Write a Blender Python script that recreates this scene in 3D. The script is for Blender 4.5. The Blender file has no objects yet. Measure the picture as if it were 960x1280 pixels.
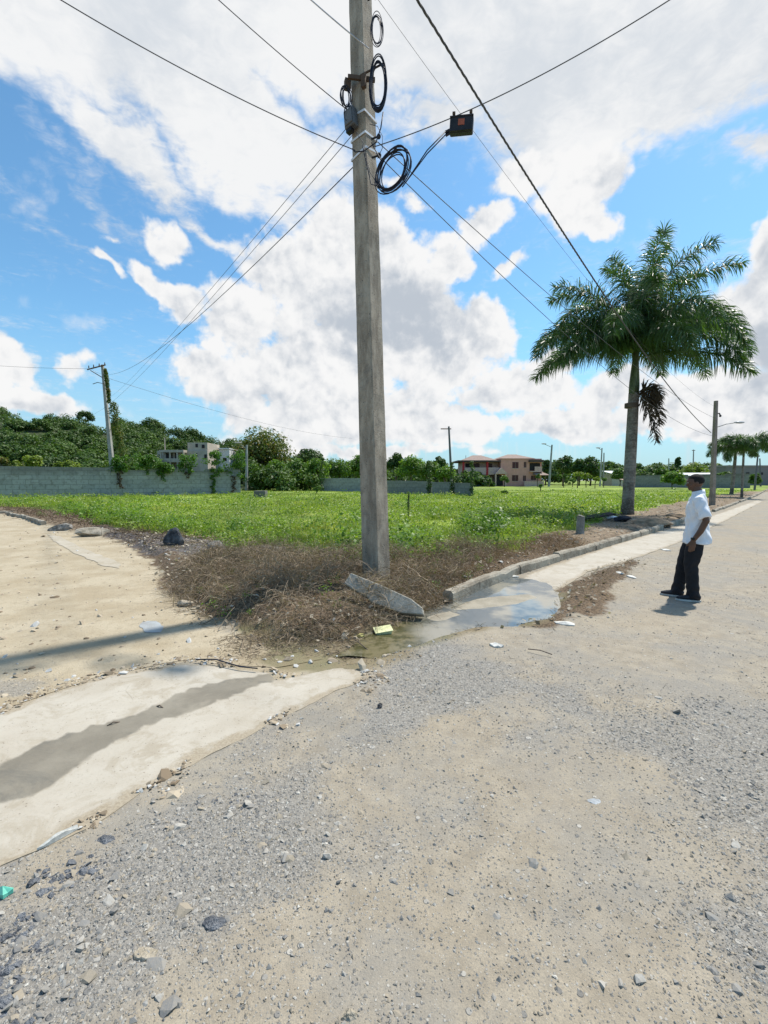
import bpy, math, random
import numpy as np
from mathutils import Vector, Matrix
from mathutils.geometry import delaunay_2d_cdt

random.seed(7)
RNG = np.random.default_rng(7)
R = math.radians
sc = bpy.context.scene
COL = sc.collection

# ------------------------------------------------------------------ camera
EYE = Vector((0.0, 0.0, 1.66))
F = 560.0                      # focal length in pixels of a 960 x 1280 picture
PITCH = math.atan(40.0 / F)    # looking slightly down
cam_d = bpy.data.cameras.new('camera')
cam = bpy.data.objects.new('camera', cam_d)
COL.objects.link(cam)
cam.location = EYE
cam.rotation_euler = (R(90) - PITCH, 0, 0)
cam_d.sensor_fit = 'VERTICAL'
cam_d.sensor_height = 36.0
cam_d.lens = 36.0 * F / 1280.0
cam_d.clip_start = 0.05
cam_d.clip_end = 12000
sc.camera = cam

def ray(px, py):
    u = (px - 480.0) / F; v = (640.0 - py) / F
    return Vector((u, math.cos(PITCH) + v * math.sin(PITCH), -math.sin(PITCH) + v * math.cos(PITCH)))
def G(px, py, z=0.0):
    d = ray(px, py)
    return EYE + d * ((z - EYE.z) / d.z)
def at(px, py, Y):
    d = ray(px, py)
    return EYE + d * (Y / d.y)

# ------------------------------------------------------------------ light
SUN_AZ = math.atan2(0.77, 0.60)       # from +Y towards +X
SUN_EL = R(60)
sd = Vector((math.sin(SUN_AZ) * math.cos(SUN_EL), math.cos(SUN_AZ) * math.cos(SUN_EL), math.sin(SUN_EL)))
sun_d = bpy.data.lights.new('sun', 'SUN')
sun = bpy.data.objects.new('sun', sun_d); COL.objects.link(sun)
sun_d.energy = 3.7; sun_d.angle = R(1.8); sun_d.color = (1.0, 0.95, 0.87)
sun.rotation_euler = sd.to_track_quat('Z', 'Y').to_euler()
sc.view_settings.view_transform = 'Standard'
sc.view_settings.look = 'None'
sc.view_settings.exposure = 0.62
sc.view_settings.gamma = 1.0
sc.view_settings.use_curve_mapping = False

class NT:
    def __init__(s, tree): s.t = tree; s.n = tree.nodes; s.l = tree.links
    def new(s, typ, **kw):
        nd = s.n.new(typ)
        for k, v in kw.items(): setattr(nd, k, v)
        return nd
    def put(s, sock, val):
        if hasattr(val, 'node'): s.l.new(val, sock)
        elif isinstance(val, (tuple, list)):
            if len(val) == 3 and len(sock.default_value) == 4: val = tuple(val) + (1,)
            sock.default_value = val
        else: sock.default_value = val
    def m(s, op, a, b=0.0, c=None, clamp=False):
        nd = s.new('ShaderNodeMath', operation=op, use_clamp=clamp)
        s.put(nd.inputs[0], a); s.put(nd.inputs[1], b)
        if c is not None: s.put(nd.inputs[2], c)
        return nd.outputs[0]
    def vm(s, op, a, b=(0, 0, 0)):
        nd = s.new('ShaderNodeVectorMath', operation=op)
        s.put(nd.inputs[0], a)
        if op == 'SCALE': s.put(nd.inputs[3], b)
        else: s.put(nd.inputs[1], b)
        return nd.outputs[0]
    def ss(s, x, lo, hi, a=0.0, b=1.0):
        nd = s.new('ShaderNodeMapRange', interpolation_type='SMOOTHSTEP')
        s.put(nd.inputs[0], x); s.put(nd.inputs[1], lo); s.put(nd.inputs[2], hi); s.put(nd.inputs[3], a); s.put(nd.inputs[4], b)
        return nd.outputs[0]
    def lin(s, x, lo, hi, a=0.0, b=1.0):
        nd = s.new('ShaderNodeMapRange')
        s.put(nd.inputs[0], x); s.put(nd.inputs[1], lo); s.put(nd.inputs[2], hi); s.put(nd.inputs[3], a); s.put(nd.inputs[4], b)
        return nd.outputs[0]
    def mix(s, f, a, b, blend='MIX'):
        nd = s.new('ShaderNodeMix', data_type='RGBA', blend_type=blend)
        s.put(nd.inputs[0], f); s.put(nd.inputs[6], a); s.put(nd.inputs[7], b)
        return nd.outputs[2]
    def noise(s, vec, scale, detail=3, rough=0.55, dist=0.0, lac=2.0):
        nd = s.new('ShaderNodeTexNoise')
        s.put(nd.inputs['Vector'], vec); s.put(nd.inputs['Scale'], scale); s.put(nd.inputs['Detail'], detail)
        s.put(nd.inputs['Roughness'], rough); s.put(nd.inputs['Distortion'], dist); s.put(nd.inputs['Lacunarity'], lac)
        return nd.outputs[0]
    def voro(s, vec, scale, feature='F1', rnd=1.0):
        nd = s.new('ShaderNodeTexVoronoi', feature=feature)
        s.put(nd.inputs['Vector'], vec); s.put(nd.inputs['Scale'], scale); s.put(nd.inputs['Randomness'], rnd)
        return nd
    def attr(s, name):
        nd = s.new('ShaderNodeAttribute', attribute_name=name)
        return nd.outputs['Fac']
    def pos(s):
        return s.new('ShaderNodeTexCoord').outputs['Object']
    def bump(s, h, strength=0.5, dist=0.02, normal=None):
        nd = s.new('ShaderNodeBump'); s.put(nd.inputs['Height'], h)
        nd.inputs['Strength'].default_value = strength; nd.inputs['Distance'].default_value = dist
        if normal is not None: s.put(nd.inputs['Normal'], normal)
        return nd.outputs[0]

# ------------------------------------------------------------------ sky and clouds (world shader)
world = bpy.data.worlds.new('World'); sc.world = world; world.use_nodes = True
world.cycles.sampling_method = 'MANUAL'; world.cycles.sample_map_resolution = 512
W = NT(world.node_tree); W.n.clear()
bg = W.new('ShaderNodeBackground'); wo = W.new('ShaderNodeOutputWorld'); W.l.new(bg.outputs[0], wo.inputs[0])
sky = W.new('ShaderNodeTexSky', sky_type='NISHITA')
sky.sun_disc = False; sky.sun_elevation = SUN_EL; sky.sun_rotation = SUN_AZ
sky.air_density = 1.1; sky.dust_density = 0.6; sky.ozone_density = 2.0; sky.altitude = 50
SKYS = 0.12
d = W.vm('NORMALIZE', W.new('ShaderNodeTexCoord').outputs['Generated'])
sep = W.new('ShaderNodeSeparateXYZ'); W.l.new(d, sep.inputs[0])
az = W.m('ARCTAN2', sep.outputs[0], sep.outputs[1])
el = W.m('ARCSINE', sep.outputs[2])
comb = W.new('ShaderNodeCombineXYZ'); W.l.new(az, comb.inputs[0]); W.l.new(el, comb.inputs[1])
AE = comb.outputs[0]
def ae(px, py):
    v = ray(px, py).normalized(); return math.atan2(v.x, v.y), math.asin(v.z)
def blobs(lst, vec):
    out = None
    for (px, py, rx, ry, ang, w) in lst:
        a0, e0 = ae(px, py)
        a1, _ = ae(px + 10, py); _, e1 = ae(px, py - 10)
        sx = abs(a1 - a0) / 10; sy = abs(e1 - e0) / 10
        mp = W.new('ShaderNodeMapping', vector_type='TEXTURE')
        W.put(mp.inputs['Vector'], vec)
        mp.inputs['Location'].default_value = (a0, e0, 0)
        mp.inputs['Rotation'].default_value = (0, 0, R(ang))
        mp.inputs['Scale'].default_value = (rx * sx, ry * sy, 1)
        g = W.new('ShaderNodeTexGradient', gradient_type='SPHERICAL'); W.l.new(mp.outputs[0], g.inputs[0])
        v = g.outputs['Fac'] if w == 1 else W.m('MULTIPLY', g.outputs['Fac'], w)
        out = v if out is None else W.m('SMOOTH_MAX', out, v, 0.08)
    return out
# warp of the coordinates so that outlines billow
wn = W.new('ShaderNodeTexNoise'); W.put(wn.inputs['Vector'], d); wn.inputs['Scale'].default_value = 5.5
wn.inputs['Detail'].default_value = 5; wn.inputs['Roughness'].default_value = 0.6
warp = W.vm('SCALE', W.vm('SUBTRACT', wn.outputs['Color'], (0.5, 0.5, 0.5)), 0.16)
AEw = W.vm('ADD', AE, warp)
CUM = [(430, 320, 105, 85, 0, 1), (500, 350, 100, 90, 0, 1.1), (350, 345, 105, 70, -15, 1), (540, 430, 110, 95, 0, 1.1), (450, 430, 150, 100, 0, 1.1),
       (185, 345, 55, 34, -40, .95), (225, 385, 60, 40, -30, .95), (310, 480, 110, 50, 0, 1), (410, 525, 180, 62, 0, 1), (545, 532, 110, 46, 0, 1),
       (250, 455, 65, 32, 10, .85), (650, 482, 105, 46, 0, 1), (700, 528, 140, 34, 0, 1), (770, 490, 80, 46, 0, 1), (300, 400, 90, 70, 0, 1),
       (350, 470, 110, 70, 0, 1), (600, 400, 60, 60, 0, .9), (440, 568, 220, 16, 0, .75),
       (20, 450, 75, 55, -20, 1), (30, 495, 110, 32, 0, 1), (-110, 420, 150, 130, 0, 1), (950, 400, 90, 120, 0, 1.1), (1000, 320, 100, 90, 0, 1.1),
       (900, 490, 120, 45, 0, 1), (840, 522, 120, 36, 0, 1), (960, 520, 130, 40, 0, 1), (1120, 420, 260, 190, 0, 1),
       (205, 302, 46, 38, 0, .62), (148, 288, 44, 24, 0, .5), (122, 322, 44, 20, -30, .66), (608, 262, 50, 36, 0, .8), (590, 275, 40, 30, 0, .7),
       (560, 325, 40, 32, 0, .78), (635, 325, 40, 22, 0, .7), (530, 262, 38, 28, 0, .66), (735, 240, 70, 65, 0, .9), (755, 275, 36, 34, 0, .8),
       (700, 440, 50, 30, 0, .75), (660, 205, 60, 40, 0, .8), (100, 450, 36, 26, 0, .5), (560, 300, 40, 20, 0, .5), (505, 230, 30, 22, 0, .6)]
HIGH = [(60, 20, 240, 170, 0, 1.2), (240, 130, 220, 130, -22, 1.25), (330, 20, 330, 150, 0, 1.2), (150, 195, 150, 50, -20, .7), (370, 200, 150, 80, 0, .85),
        (600, 40, 300, 130, 0, 1.2), (820, 60, 330, 160, 0, 1.3), (760, 160, 190, 80, 0, 1.0), (930, 190, 80, 40, 0, .6), (560, 150, 110, 36, 0, .6),
        (480, -160, 700, 230, 0, 1.1), (60, 290, 190, 22, -12, .22), (230, 440, 160, 18, 0, .2), (265, 300, 60, 22, -20, .5), (120, 250, 150, 30, -25, .25),
        (-400, 150, 420, 260, 0, .9), (1400, 150, 420, 260, 0, .9), (480, -700, 1400, 300, 0, .7)]
def lumps(dv):
    n_ = W.noise(dv, 9, 7, 0.62)
    v = W.voro(dv, 13, 'F1'); v.inputs['Detail'].default_value = 2; v.inputs['Roughness'].default_value = 0.55; v.inputs['Lacunarity'].default_value = 2.2; v.normalize = True
    return W.m('ADD', W.m('MULTIPLY', n_, 0.9), W.m('MULTIPLY', v.outputs['Distance'], -0.75))
dw = W.vm('ADD', d, W.vm('SCALE', W.vm('SUBTRACT', wn.outputs['Color'], (0.5, 0.5, 0.5)), 0.05))
n1 = lumps(dw)
n2 = lumps(W.vm('ADD', dw, tuple(Vector(sd) * 0.022)))
bf = blobs(CUM, AEw)
cfield = W.m('ADD', bf, W.m('MULTIPLY', W.m('SUBTRACT', n1, 0.18), 1.25))
ccov = W.m('MULTIPLY', W.ss(cfield, 0.22, 0.47), W.ss(bf, 0.0, 0.15))
puff = W.m('SUBTRACT', n1, n2)
grey = blobs([(505, 400, 150, 75, 0, 1.1), (420, 430, 90, 40, 0, .6), (560, 500, 150, 30, 0, .5), (330, 505, 100, 26, 0, .4), (970, 440, 100, 100, 0, .9),
              (700, 540, 140, 14, 0, .4), (900, 530, 150, 20, 0, .4), (30, 505, 110, 20, 0, .5), (970, 330, 60, 60, 0, .5)], AEw)
gz = W.m('MULTIPLY', W.ss(W.m('ADD', grey, W.m('MULTIPLY', W.m('SUBTRACT', W.noise(d, 6, 5, 0.55), 0.5), 0.7)), -0.1, 1.0), 0.42)
lum = W.m('ADD', W.m('SUBTRACT', 0.93, gz), W.m('MULTIPLY', puff, 1.3))
lum = W.m('ADD', lum, W.ss(cfield, 0.27, 0.75, 0.05, -0.05))
lum = W.m('MAXIMUM', W.m('MINIMUM', lum, 1.02), 0.42)
CL = 0.565 / SKYS
ccol = W.mix(W.ss(lum, 0.45, 1.0), (0.60 * CL, 0.66 * CL, 0.74 * CL), (1.08 * CL, 1.08 * CL, 1.08 * CL))
# high soft layer: projected on a plane overhead, streaky and dappled
pl = W.m('MAXIMUM', sep.outputs[2], 0.08)
plc = W.new('ShaderNodeCombineXYZ')
W.l.new(W.m('DIVIDE', sep.outputs[0], pl), plc.inputs[0]); W.l.new(W.m('DIVIDE', sep.outputs[1], pl), plc.inputs[1])
h1 = W.noise(plc.outputs[0], 2.2, 6, 0.6, 0.4)
h2 = W.noise(plc.outputs[0], 17, 4, 0.65, 0.5)
hf = blobs(HIGH, W.vm('ADD', AE, W.vm('SCALE', warp, 1.3)))
hsum = W.m('ADD', hf, W.m('ADD', W.m('MULTIPLY', W.m('SUBTRACT', h1, 0.5), 0.75), W.m('MULTIPLY', W.m('SUBTRACT', h2, 0.5), 0.42)))
hcov = W.ss(hsum, 0.05, 0.52)
hn = W.noise(d, 4.2, 5, 0.55)
hcol = W.mix(W.ss(W.m('ADD', hn, W.m('MULTIPLY', h2, 0.3)), 0.48, 0.78), (0.80 * CL, 0.85 * CL, 0.91 * CL), (1.04 * CL, 1.05 * CL, 1.06 * CL))
skyc = W.mix(1.0, sky.outputs[0], (0.62, 0.91, 0.98, 1), 'MULTIPLY')
hz = W.ss(sep.outputs[2], 0.0, 0.32, 0.72, 0.0)
skyc = W.mix(hz, skyc, (0.46 * CL, 0.70 * CL, 0.90 * CL))
c1 = W.mix(hcov, skyc, hcol)
c2 = W.mix(ccov, c1, ccol)
W.l.new(c2, bg.inputs[0]); bg.inputs[1].default_value = SKYS

# ------------------------------------------------------------------ materials
MATS = {}
def mat(name, base=(0.5, 0.5, 0.5), rough=0.8, metal=0.0, var=0.12, scale=6.0, bump=0.2, bdist=0.01, spec=0.3, base2=None):
    if name in MATS: return MATS[name]
    m = bpy.data.materials.new(name); m.use_nodes = True
    T = NT(m.node_tree); b = T.n['Principled BSDF']
    p = T.pos()
    n = T.noise(p, scale, 5, 0.6); n2_ = T.noise(p, scale * 9, 3, 0.6)
    b2 = base2 if base2 else tuple(c * (1 - 2.2 * var) for c in base)
    b1 = base if base2 else tuple(min(1, c * (1 + var)) for c in base)
    c = T.mix(T.ss(T.m('ADD', n, T.m('MULTIPLY', T.m('SUBTRACT', n2_, .5), .5)), 0.3, 0.7), b2, b1)
    T.l.new(c, b.inputs['Base Color'])
    b.inputs['Roughness'].default_value = rough; b.inputs['Metallic'].default_value = metal
    b.inputs['Specular IOR Level'].default_value = spec
    if bump: T.l.new(T.bump(T.m('ADD', n, n2_), bump, bdist), b.inputs['Normal'])
    MATS[name] = m
    return m

def leaf_mat(name, dark, light, trans=0.35, rough=0.5, big=0.15, spec=0.3, yellow=None):
    m = bpy.data.materials.new(name); m.use_nodes = True
    T = NT(m.node_tree); T.n.clear()
    o = T.new('ShaderNodeOutputMaterial'); b = T.new('ShaderNodeBsdfPrincipled'); t = T.new('ShaderNodeBsdfTranslucent'); mx = T.new('ShaderNodeMixShader')
    v = T.attr('v'); n = T.noise(T.pos(), big, 3, 0.6)
    f = T.m('ADD', T.m('MULTIPLY', v, 0.65), T.m('MULTIPLY', T.ss(n, 0.3, 0.7), 0.35))
    c = T.mix(f, dark, light)
    if yellow: c = T.mix(T.ss(T.noise(T.pos(), big * 3.3, 4, 0.6), 0.5, 0.66), c, yellow)
    T.l.new(c, b.inputs['Base Color']); b.inputs['Roughness'].default_value = rough; b.inputs['Specular IOR Level'].default_value = spec
    tc = T.mix(1.0, c, (1.5, 1.6, 0.7, 1), 'MULTIPLY')
    T.l.new(tc, t.inputs[0]); mx.inputs[0].default_value = trans
    T.l.new(b.outputs[0], mx.inputs[1]); T.l.new(t.outputs[0], mx.inputs[2]); T.l.new(mx.outputs[0], o.inputs[0])
    MATS[name] = m
    return m

concrete_pole = bpy.data.materials.new('pole_concrete'); concrete_pole.use_nodes = True
T = NT(concrete_pole.node_tree); b = T.n['Principled BSDF']; p = T.pos()
mp = T.new('ShaderNodeMapping'); T.l.new(p, mp.inputs[0]); mp.inputs['Scale'].default_value = (3.5, 3.5, 0.9)
st = T.noise(mp.outputs[0], 2.5, 6, 0.65); bl = T.noise(p, 5, 6, 0.65); fn = T.noise(p, 60, 3, 0.6)
c = T.mix(T.ss(st, 0.35, 0.68), (0.205, 0.163, 0.115), (0.40, 0.335, 0.25))
c = T.mix(T.m('MULTIPLY', T.ss(bl, 0.5, 0.72), 0.6), c, (0.13, 0.112, 0.09))
vo = T.voro(p, 19)
pit = T.ss(vo.outputs['Distance'], 0.09, 0.17); hasp = T.m('GREATER_THAN', T.noise(p, 7, 2), 0.50)
c = T.mix(T.m('MULTIPLY', T.m('SUBTRACT', 1.0, pit), hasp), c, (0.05, 0.045, 0.04))
c = T.mix(T.m('MULTIPLY', T.ss(fn, 0.4, 0.7), 0.2), c, (0.5, 0.47, 0.42))
T.l.new(c, b.inputs['Base Color']); b.inputs['Roughness'].default_value = 0.9
T.l.new(T.bump(T.m('ADD', T.m('ADD', T.m('MULTIPLY', pit, 0.4), bl), T.m('MULTIPLY', fn, .5)), 0.6, 0.012), b.inputs['Normal'])

grey_conc = mat('grey_concrete', (0.33, 0.315, 0.28), 0.9, scale=3, bump=.5, base2=(0.2, 0.185, 0.16))
kerb_conc = mat('kerb_concrete', (0.38, 0.345, 0.275), 0.9, scale=2.5, bump=.6, bdist=.015, base2=(0.19, 0.16, 0.12))
far_pole_m = mat('weathered_pole', (0.36, 0.35, 0.33), 0.9, scale=1.5)
black_plastic = mat('black_plastic', (0.018, 0.018, 0.022), 0.45, var=.2, bump=.05)
black_cable = mat('black_cable', (0.02, 0.022, 0.035), 0.5, var=.2, bump=0)
grey_wire = mat('grey_wire', (0.10, 0.10, 0.105), 0.55, metal=.2, bump=0)
white_strap = mat('white_strap', (0.75, 0.76, 0.78), 0.4, var=.08, bump=0)
rust = mat('rusty_steel', (0.12, 0.08, 0.055), 0.8, metal=.3)
dark_rock = mat('dark_rock', (0.15, 0.155, 0.16), 0.85, scale=7, bump=1, bdist=.03, base2=(0.035, 0.036, 0.04))
grey_rock = mat('grey_rock', (0.33, 0.31, 0.28), 0.9, scale=6, bump=1, bdist=.03, base2=(0.13, 0.12, 0.10))
pale_rock = mat('pale_rock', (0.43, 0.38, 0.30), 0.9, scale=6, bump=.8, bdist=.02, base2=(0.28, 0.24, 0.175))

# ------------------------------------------------------------------ object helpers
def tagp(o, label=None, cat=None, group=None, kind=None):
    if label: o['label'] = label
    if cat: o['category'] = cat
    if group: o['group'] = group
    if kind: o['kind'] = kind
    return o
def thing(name, loc, label, cat, group=None, rz=0.0):
    o = bpy.data.objects.new(name, None); COL.objects.link(o); o.empty_display_size = 0.2
    o.location = loc; o.rotation_euler = (0, 0, rz)
    return tagp(o, label, cat, group)
def link(name, me, m=None, parent=None, smooth=False):
    if m is not None:
        for x in (m if isinstance(m, (list, tuple)) else [m]): me.materials.append(x)
    if smooth: me.shade_smooth()
    else: me.shade_flat()
    o = bpy.data.objects.new(name, me); COL.objects.link(o)
    if parent is not None: o.parent = parent
    return o
def np_mesh(name, V, Fc, attrs=None, fattrs=None):
    """V (n,3); Fc (m,k) all faces of k corners"""
    V = np.asarray(V, dtype=np.float32); Fc = np.asarray(Fc, dtype=np.int32)
    me = bpy.data.meshes.new(name)
    me.vertices.add(len(V)); me.vertices.foreach_set('co', V.ravel())
    k = Fc.shape[1]
    me.loops.add(Fc.size); me.loops.foreach_set('vertex_index', Fc.ravel())
    me.polygons.add(len(Fc)); me.polygons.foreach_set('loop_start', np.arange(0, Fc.size, k, dtype=np.int32))
    me.update(calc_edges=True)
    for src, dom in ((attrs, 'POINT'), (fattrs, 'FACE')):
        if src:
            for kk, a in src.items():
                at_ = me.attributes.new(kk, 'FLOAT', dom); at_.data.foreach_set('value', np.asarray(a, dtype=np.float32))
    return me

class MB:
    def __init__(s): s.v = []; s.f = []; s.mi = []
    def add(s, vs, fs, mi=0):
        o = len(s.v); s.v.extend([tuple(x) for x in vs]); s.f.extend([tuple(i + o for i in f) for f in fs]); s.mi.extend([mi] * len(fs)); return s
    def box(s, c, size, rz=0.0, mi=0, M=None, taper=1.0):
        x, y, z = size[0] / 2, size[1] / 2, size[2] / 2
        vs = []
        for sz in (-1, 1):
            k = taper if sz > 0 else 1.0
            for sx, sy in ((-1, -1), (1, -1), (1, 1), (-1, 1)): vs.append(Vector((sx * x * k, sy * y * k, sz * z)))
        M2 = Matrix.Rotation(rz, 3, 'Z') if M is None else M
        vs = [M2 @ v + Vector(c) for v in vs]
        return s.add(vs, [(3, 2, 1, 0), (4, 5, 6, 7), (0, 1, 5, 4), (1, 2, 6, 5), (2, 3, 7, 6), (3, 0, 4, 7)], mi)
    def prism(s, pts, z0, z1, mi=0):
        n = len(pts)
        vs = [(p[0], p[1], z0) for p in pts] + [(p[0], p[1], z1) for p in pts]
        fs = [tuple(range(n - 1, -1, -1)), tuple(range(n, 2 * n))] + [(i, (i + 1) % n, n + (i + 1) % n, n + i) for i in range(n)]
        return s.add(vs, fs, mi)
    def loft(s, pts, rads, n=10, mi=0, ref=None, caps=True):
        """tube through pts, rads = r or (ra, rb); ref fixes the direction of rb"""
        pts = [Vector(p) for p in pts]; N = len(pts); vs = []
        prev = None
        for i, p in enumerate(pts):
            t = (pts[min(i + 1, N - 1)] - pts[max(i - 1, 0)])
            t = t.normalized() if t.length > 1e-9 else Vector((0, 0, 1))
            if ref is not None: a = Vector(ref)
            elif prev is not None: a = prev
            else: a = Vector((1, 0, 0)) if abs(t.x) < 0.9 else Vector((0, 1, 0))
            bx_ = (a - t * a.dot(t)).normalized(); prev = bx_
            cx_ = t.cross(bx_)
            r = rads[i] if isinstance(rads, (list, tuple)) else rads
            ra, rb = (r if isinstance(r, (list, tuple)) else (r, r))
            for k in range(n):
                an = 2 * math.pi * k / n
                vs.append(p + bx_ * (math.cos(an) * rb) + cx_ * (math.sin(an) * ra))
        fs = []
        for i in range(N - 1):
            for k in range(n):
                a_, b_ = i * n + k, i * n + (k + 1) % n
                fs.append((a_, b_, b_ + n, a_ + n))
        if caps: fs.append(tuple(range(n - 1, -1, -1))); fs.append(tuple(range((N - 1) * n, N * n)))
        return s.add(vs, fs, mi)
    def ball(s, c, r, n=10, mi=0, M=None):
        rx, ry, rz = (r if isinstance(r, (list, tuple)) else (r, r, r))
        vs = []; m = max(5, n // 2 + 1)
        for j in range(m + 1):
            ph = math.pi * j / m
            for k in range(n):
                a = 2 * math.pi * k / n
                v = Vector((rx * math.sin(ph) * math.cos(a), ry * math.sin(ph) * math.sin(a), rz * math.cos(ph)))
                if M is not None: v = M @ v
                vs.append(v + Vector(c))
        fs = [(j * n + k, (j + 1) * n + k, (j + 1) * n + (k + 1) % n, j * n + (k + 1) % n) for j in range(m) for k in range(n)]
        return s.add(vs, fs, mi)
    def mesh(s, name):
        me = bpy.data.meshes.new(name); me.from_pydata(s.v, [], s.f); me.update()
        me.polygons.foreach_set('material_index', s.mi)
        return me
    def build(s, name, m=None, parent=None, smooth=False):
        return link(name, s.mesh(name), m, parent, smooth)
def bevel(o, w=0.01, seg=2):
    b_ = o.modifiers.new('bevel', 'BEVEL'); b_.width = w; b_.segments = seg; b_.limit_method = 'ANGLE'; b_.angle_limit = R(40)
    return o
def copy_tree(root, loc, rz=0.0, scale=1.0, label=None, group=None):
    r = root.copy(); COL.objects.link(r); r.location = loc; r.rotation_euler = (0, 0, rz); r.scale = (scale,) * 3 if not isinstance(scale, tuple) else scale
    if label: r['label'] = label
    if group: r['group'] = group
    for ch in list(root.children):
        c_ = ch.copy(); COL.objects.link(c_); c_.parent = r
        for g in list(ch.children):
            d_ = g.copy(); COL.objects.link(d_); d_.parent = c_
    return r
_sm = {}
def smoothnoise(x, y, scale, seed=0):
    x = np.asarray(x) * scale; y = np.asarray(y) * scale
    if seed not in _sm: _sm[seed] = np.random.default_rng(seed + 100).random((256, 256))
    g = _sm[seed]
    xi = np.floor(x).astype(int); yi = np.floor(y).astype(int); fx = x - xi; fy = y - yi
    fx = fx * fx * (3 - 2 * fx); fy = fy * fy * (3 - 2 * fy)
    a = g[xi & 255, yi & 255]; b_ = g[(xi + 1) & 255, yi & 255]; c_ = g[xi & 255, (yi + 1) & 255]; d_ = g[(xi + 1) & 255, (yi + 1) & 255]
    return (a * (1 - fx) + b_ * fx) * (1 - fy) + (c_ * (1 - fx) + d_ * fx) * fy - 0.5
def fbm(x, y, scale, seed=0, oct=4):
    s_ = 0; a = 1.0
    for i in range(oct): s_ = s_ + a * smoothnoise(x, y, scale * 2 ** i, seed + i); a *= 0.5
    return s_
def sdf(poly, x, y):
    """positive inside"""
    x = np.asarray(x, dtype=float); y = np.asarray(y, dtype=float)
    d2 = np.full(x.shape, 1e18); ins = np.zeros(x.shape, bool)
    n = len(poly)
    for i in range(n):
        ax, ay = poly[i]; bx, by = poly[(i + 1) % n]
        ex, ey = bx - ax, by - ay
        t = np.clip(((x - ax) * ex + (y - ay) * ey) / (ex * ex + ey * ey + 1e-12), 0, 1)
        d2 = np.minimum(d2, (x - ax - t * ex) ** 2 + (y - ay - t * ey) ** 2)
        cr = ((ay > y) != (by > y)) & (x < (bx - ax) * (y - ay) / (by - ay + 1e-15) + ax)
        ins ^= cr
    dd = np.sqrt(d2)
    return np.where(ins, dd, -dd)
def sstep(x, a, b_):
    t = np.clip((x - a) / (b_ - a), 0, 1); return t * t * (3 - 2 * t)
def gp(lst): return [(G(a, b_).x, G(a, b_).y) for a, b_ in lst]

# ------------------------------------------------------------------ ground plan (metres, from the photograph's perspective)
FARR = [(260, 300), (500, 900), (-900, 900), (-900, 60)]
RAISED = [(-60, 38), (-28, 23)] + gp([(0, 642), (60, 657), (100, 668), (150, 674), (190, 700), (205, 730), (240, 762), (330, 797), (400, 802), (440, 792), (525, 766), (600, 735),
            (650, 715), (740, 686), (830, 657), (900, 637), (945, 621)]) + [(75, 84)] + FARR
GRASS = [(-60, 42), (-28, 27)] + gp([(0, 636), (60, 641), (110, 651), (170, 669), (215, 674), (270, 682), (330, 700), (385, 712), (440, 716), (520, 712), (560, 702), (620, 694),
            (690, 676), (720, 664), (760, 652), (800, 640), (850, 629), (900, 620), (942, 615)]) + [(80, 92)] + FARR
STRAW = gp([(130, 668), (185, 700), (200, 735), (240, 768), (330, 805), (430, 806), (520, 768), (570, 748), (640, 718), (735, 688), (700, 668), (620, 684), (520, 704), (440, 706), (330, 690), (200, 668)])
STRAW2 = gp([(692, 742), (735, 716), (790, 698), (800, 702), (775, 728), (745, 768), (690, 786), (640, 782), (560, 792), (590, 782), (670, 770), (694, 758)])
SAND = [(-60, 10), (-60, 36), (-28, 23)] + gp([(0, 642), (60, 650), (130, 662), (215, 690), (270, 740), (340, 795), (455, 812), (440, 835), (300, 880), (0, 1020), (-300, 1280)])
DAMP = gp([(250, 770), (330, 812), (300, 830), (400, 842), (470, 838), (540, 806), (600, 790), (690, 778), (696, 740), (640, 722), (560, 750), (470, 790), (400, 800)])
GRAV1 = gp([(450, 850), (520, 808), (620, 800), (660, 830), (610, 900), (560, 960), (460, 1060), (380, 1160), (330, 1400), (-500, 1400), (-300, 1250), (0, 1110), (200, 985), (330, 925)])
GRAV2 = gp([(1400, 820), (960, 850), (860, 870), (790, 930), (800, 1000), (770, 1050), (800, 1150), (850, 1400), (1400, 1400)])
GRAV3 = gp([(0, 830), (60, 850), (30, 870), (-60, 880), (-100, 850)])
ASH = gp([(90, 648), (150, 662), (215, 672), (330, 690), (420, 706), (400, 722), (330, 716), (250, 706), (180, 694), (120, 668)])
WATER = gp([(425, 822), (470, 795), (530, 768), (600, 738), (645, 722), (672, 728), (692, 741), (696, 756), (688, 771), (640, 779), (590, 781), (545, 792), (510, 806), (470, 818)])
GUT2 = gp([(515, 790), (560, 757), (640, 725), (735, 692), (800, 671), (845, 659), (905, 640), (947, 625), (953, 627), (905, 652), (850, 678), (790, 700), (735, 715), (694, 740), (697, 760), (680, 773), (590, 784)])
GUT1 = gp([(-260, 985), (0, 892), (60, 868), (120, 850), (235, 827), (300, 834), (345, 838), (350, 846), (420, 832), (450, 836), (464, 848), (440, 860), (400, 876), (330, 909), (240, 957), (120, 1030), (0, 1085), (-260, 1235)])
SILT = gp([(-260, 1090), (0, 958), (50, 932), (110, 908), (170, 892), (230, 862), (290, 848), (345, 839), (420, 831), (345, 850), (300, 868), (240, 890), (180, 912), (110, 945), (60, 985), (0, 1008), (-260, 1150)])
LROAD = [(-60, 3)] + SAND[1:]
ROAD = gp([(-900, 1500), (-260, 1235), (0, 1085), (120, 1030), (240, 957), (330, 909), (440, 862), (470, 838), (540, 806), (600, 790), (690, 778), (697, 742), (735, 716), (790, 700), (850, 678), (905, 652), (953, 627)]) + [(82, 88), (120, 88), (30, 14), (12, -3), (-8, -3)]

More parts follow.
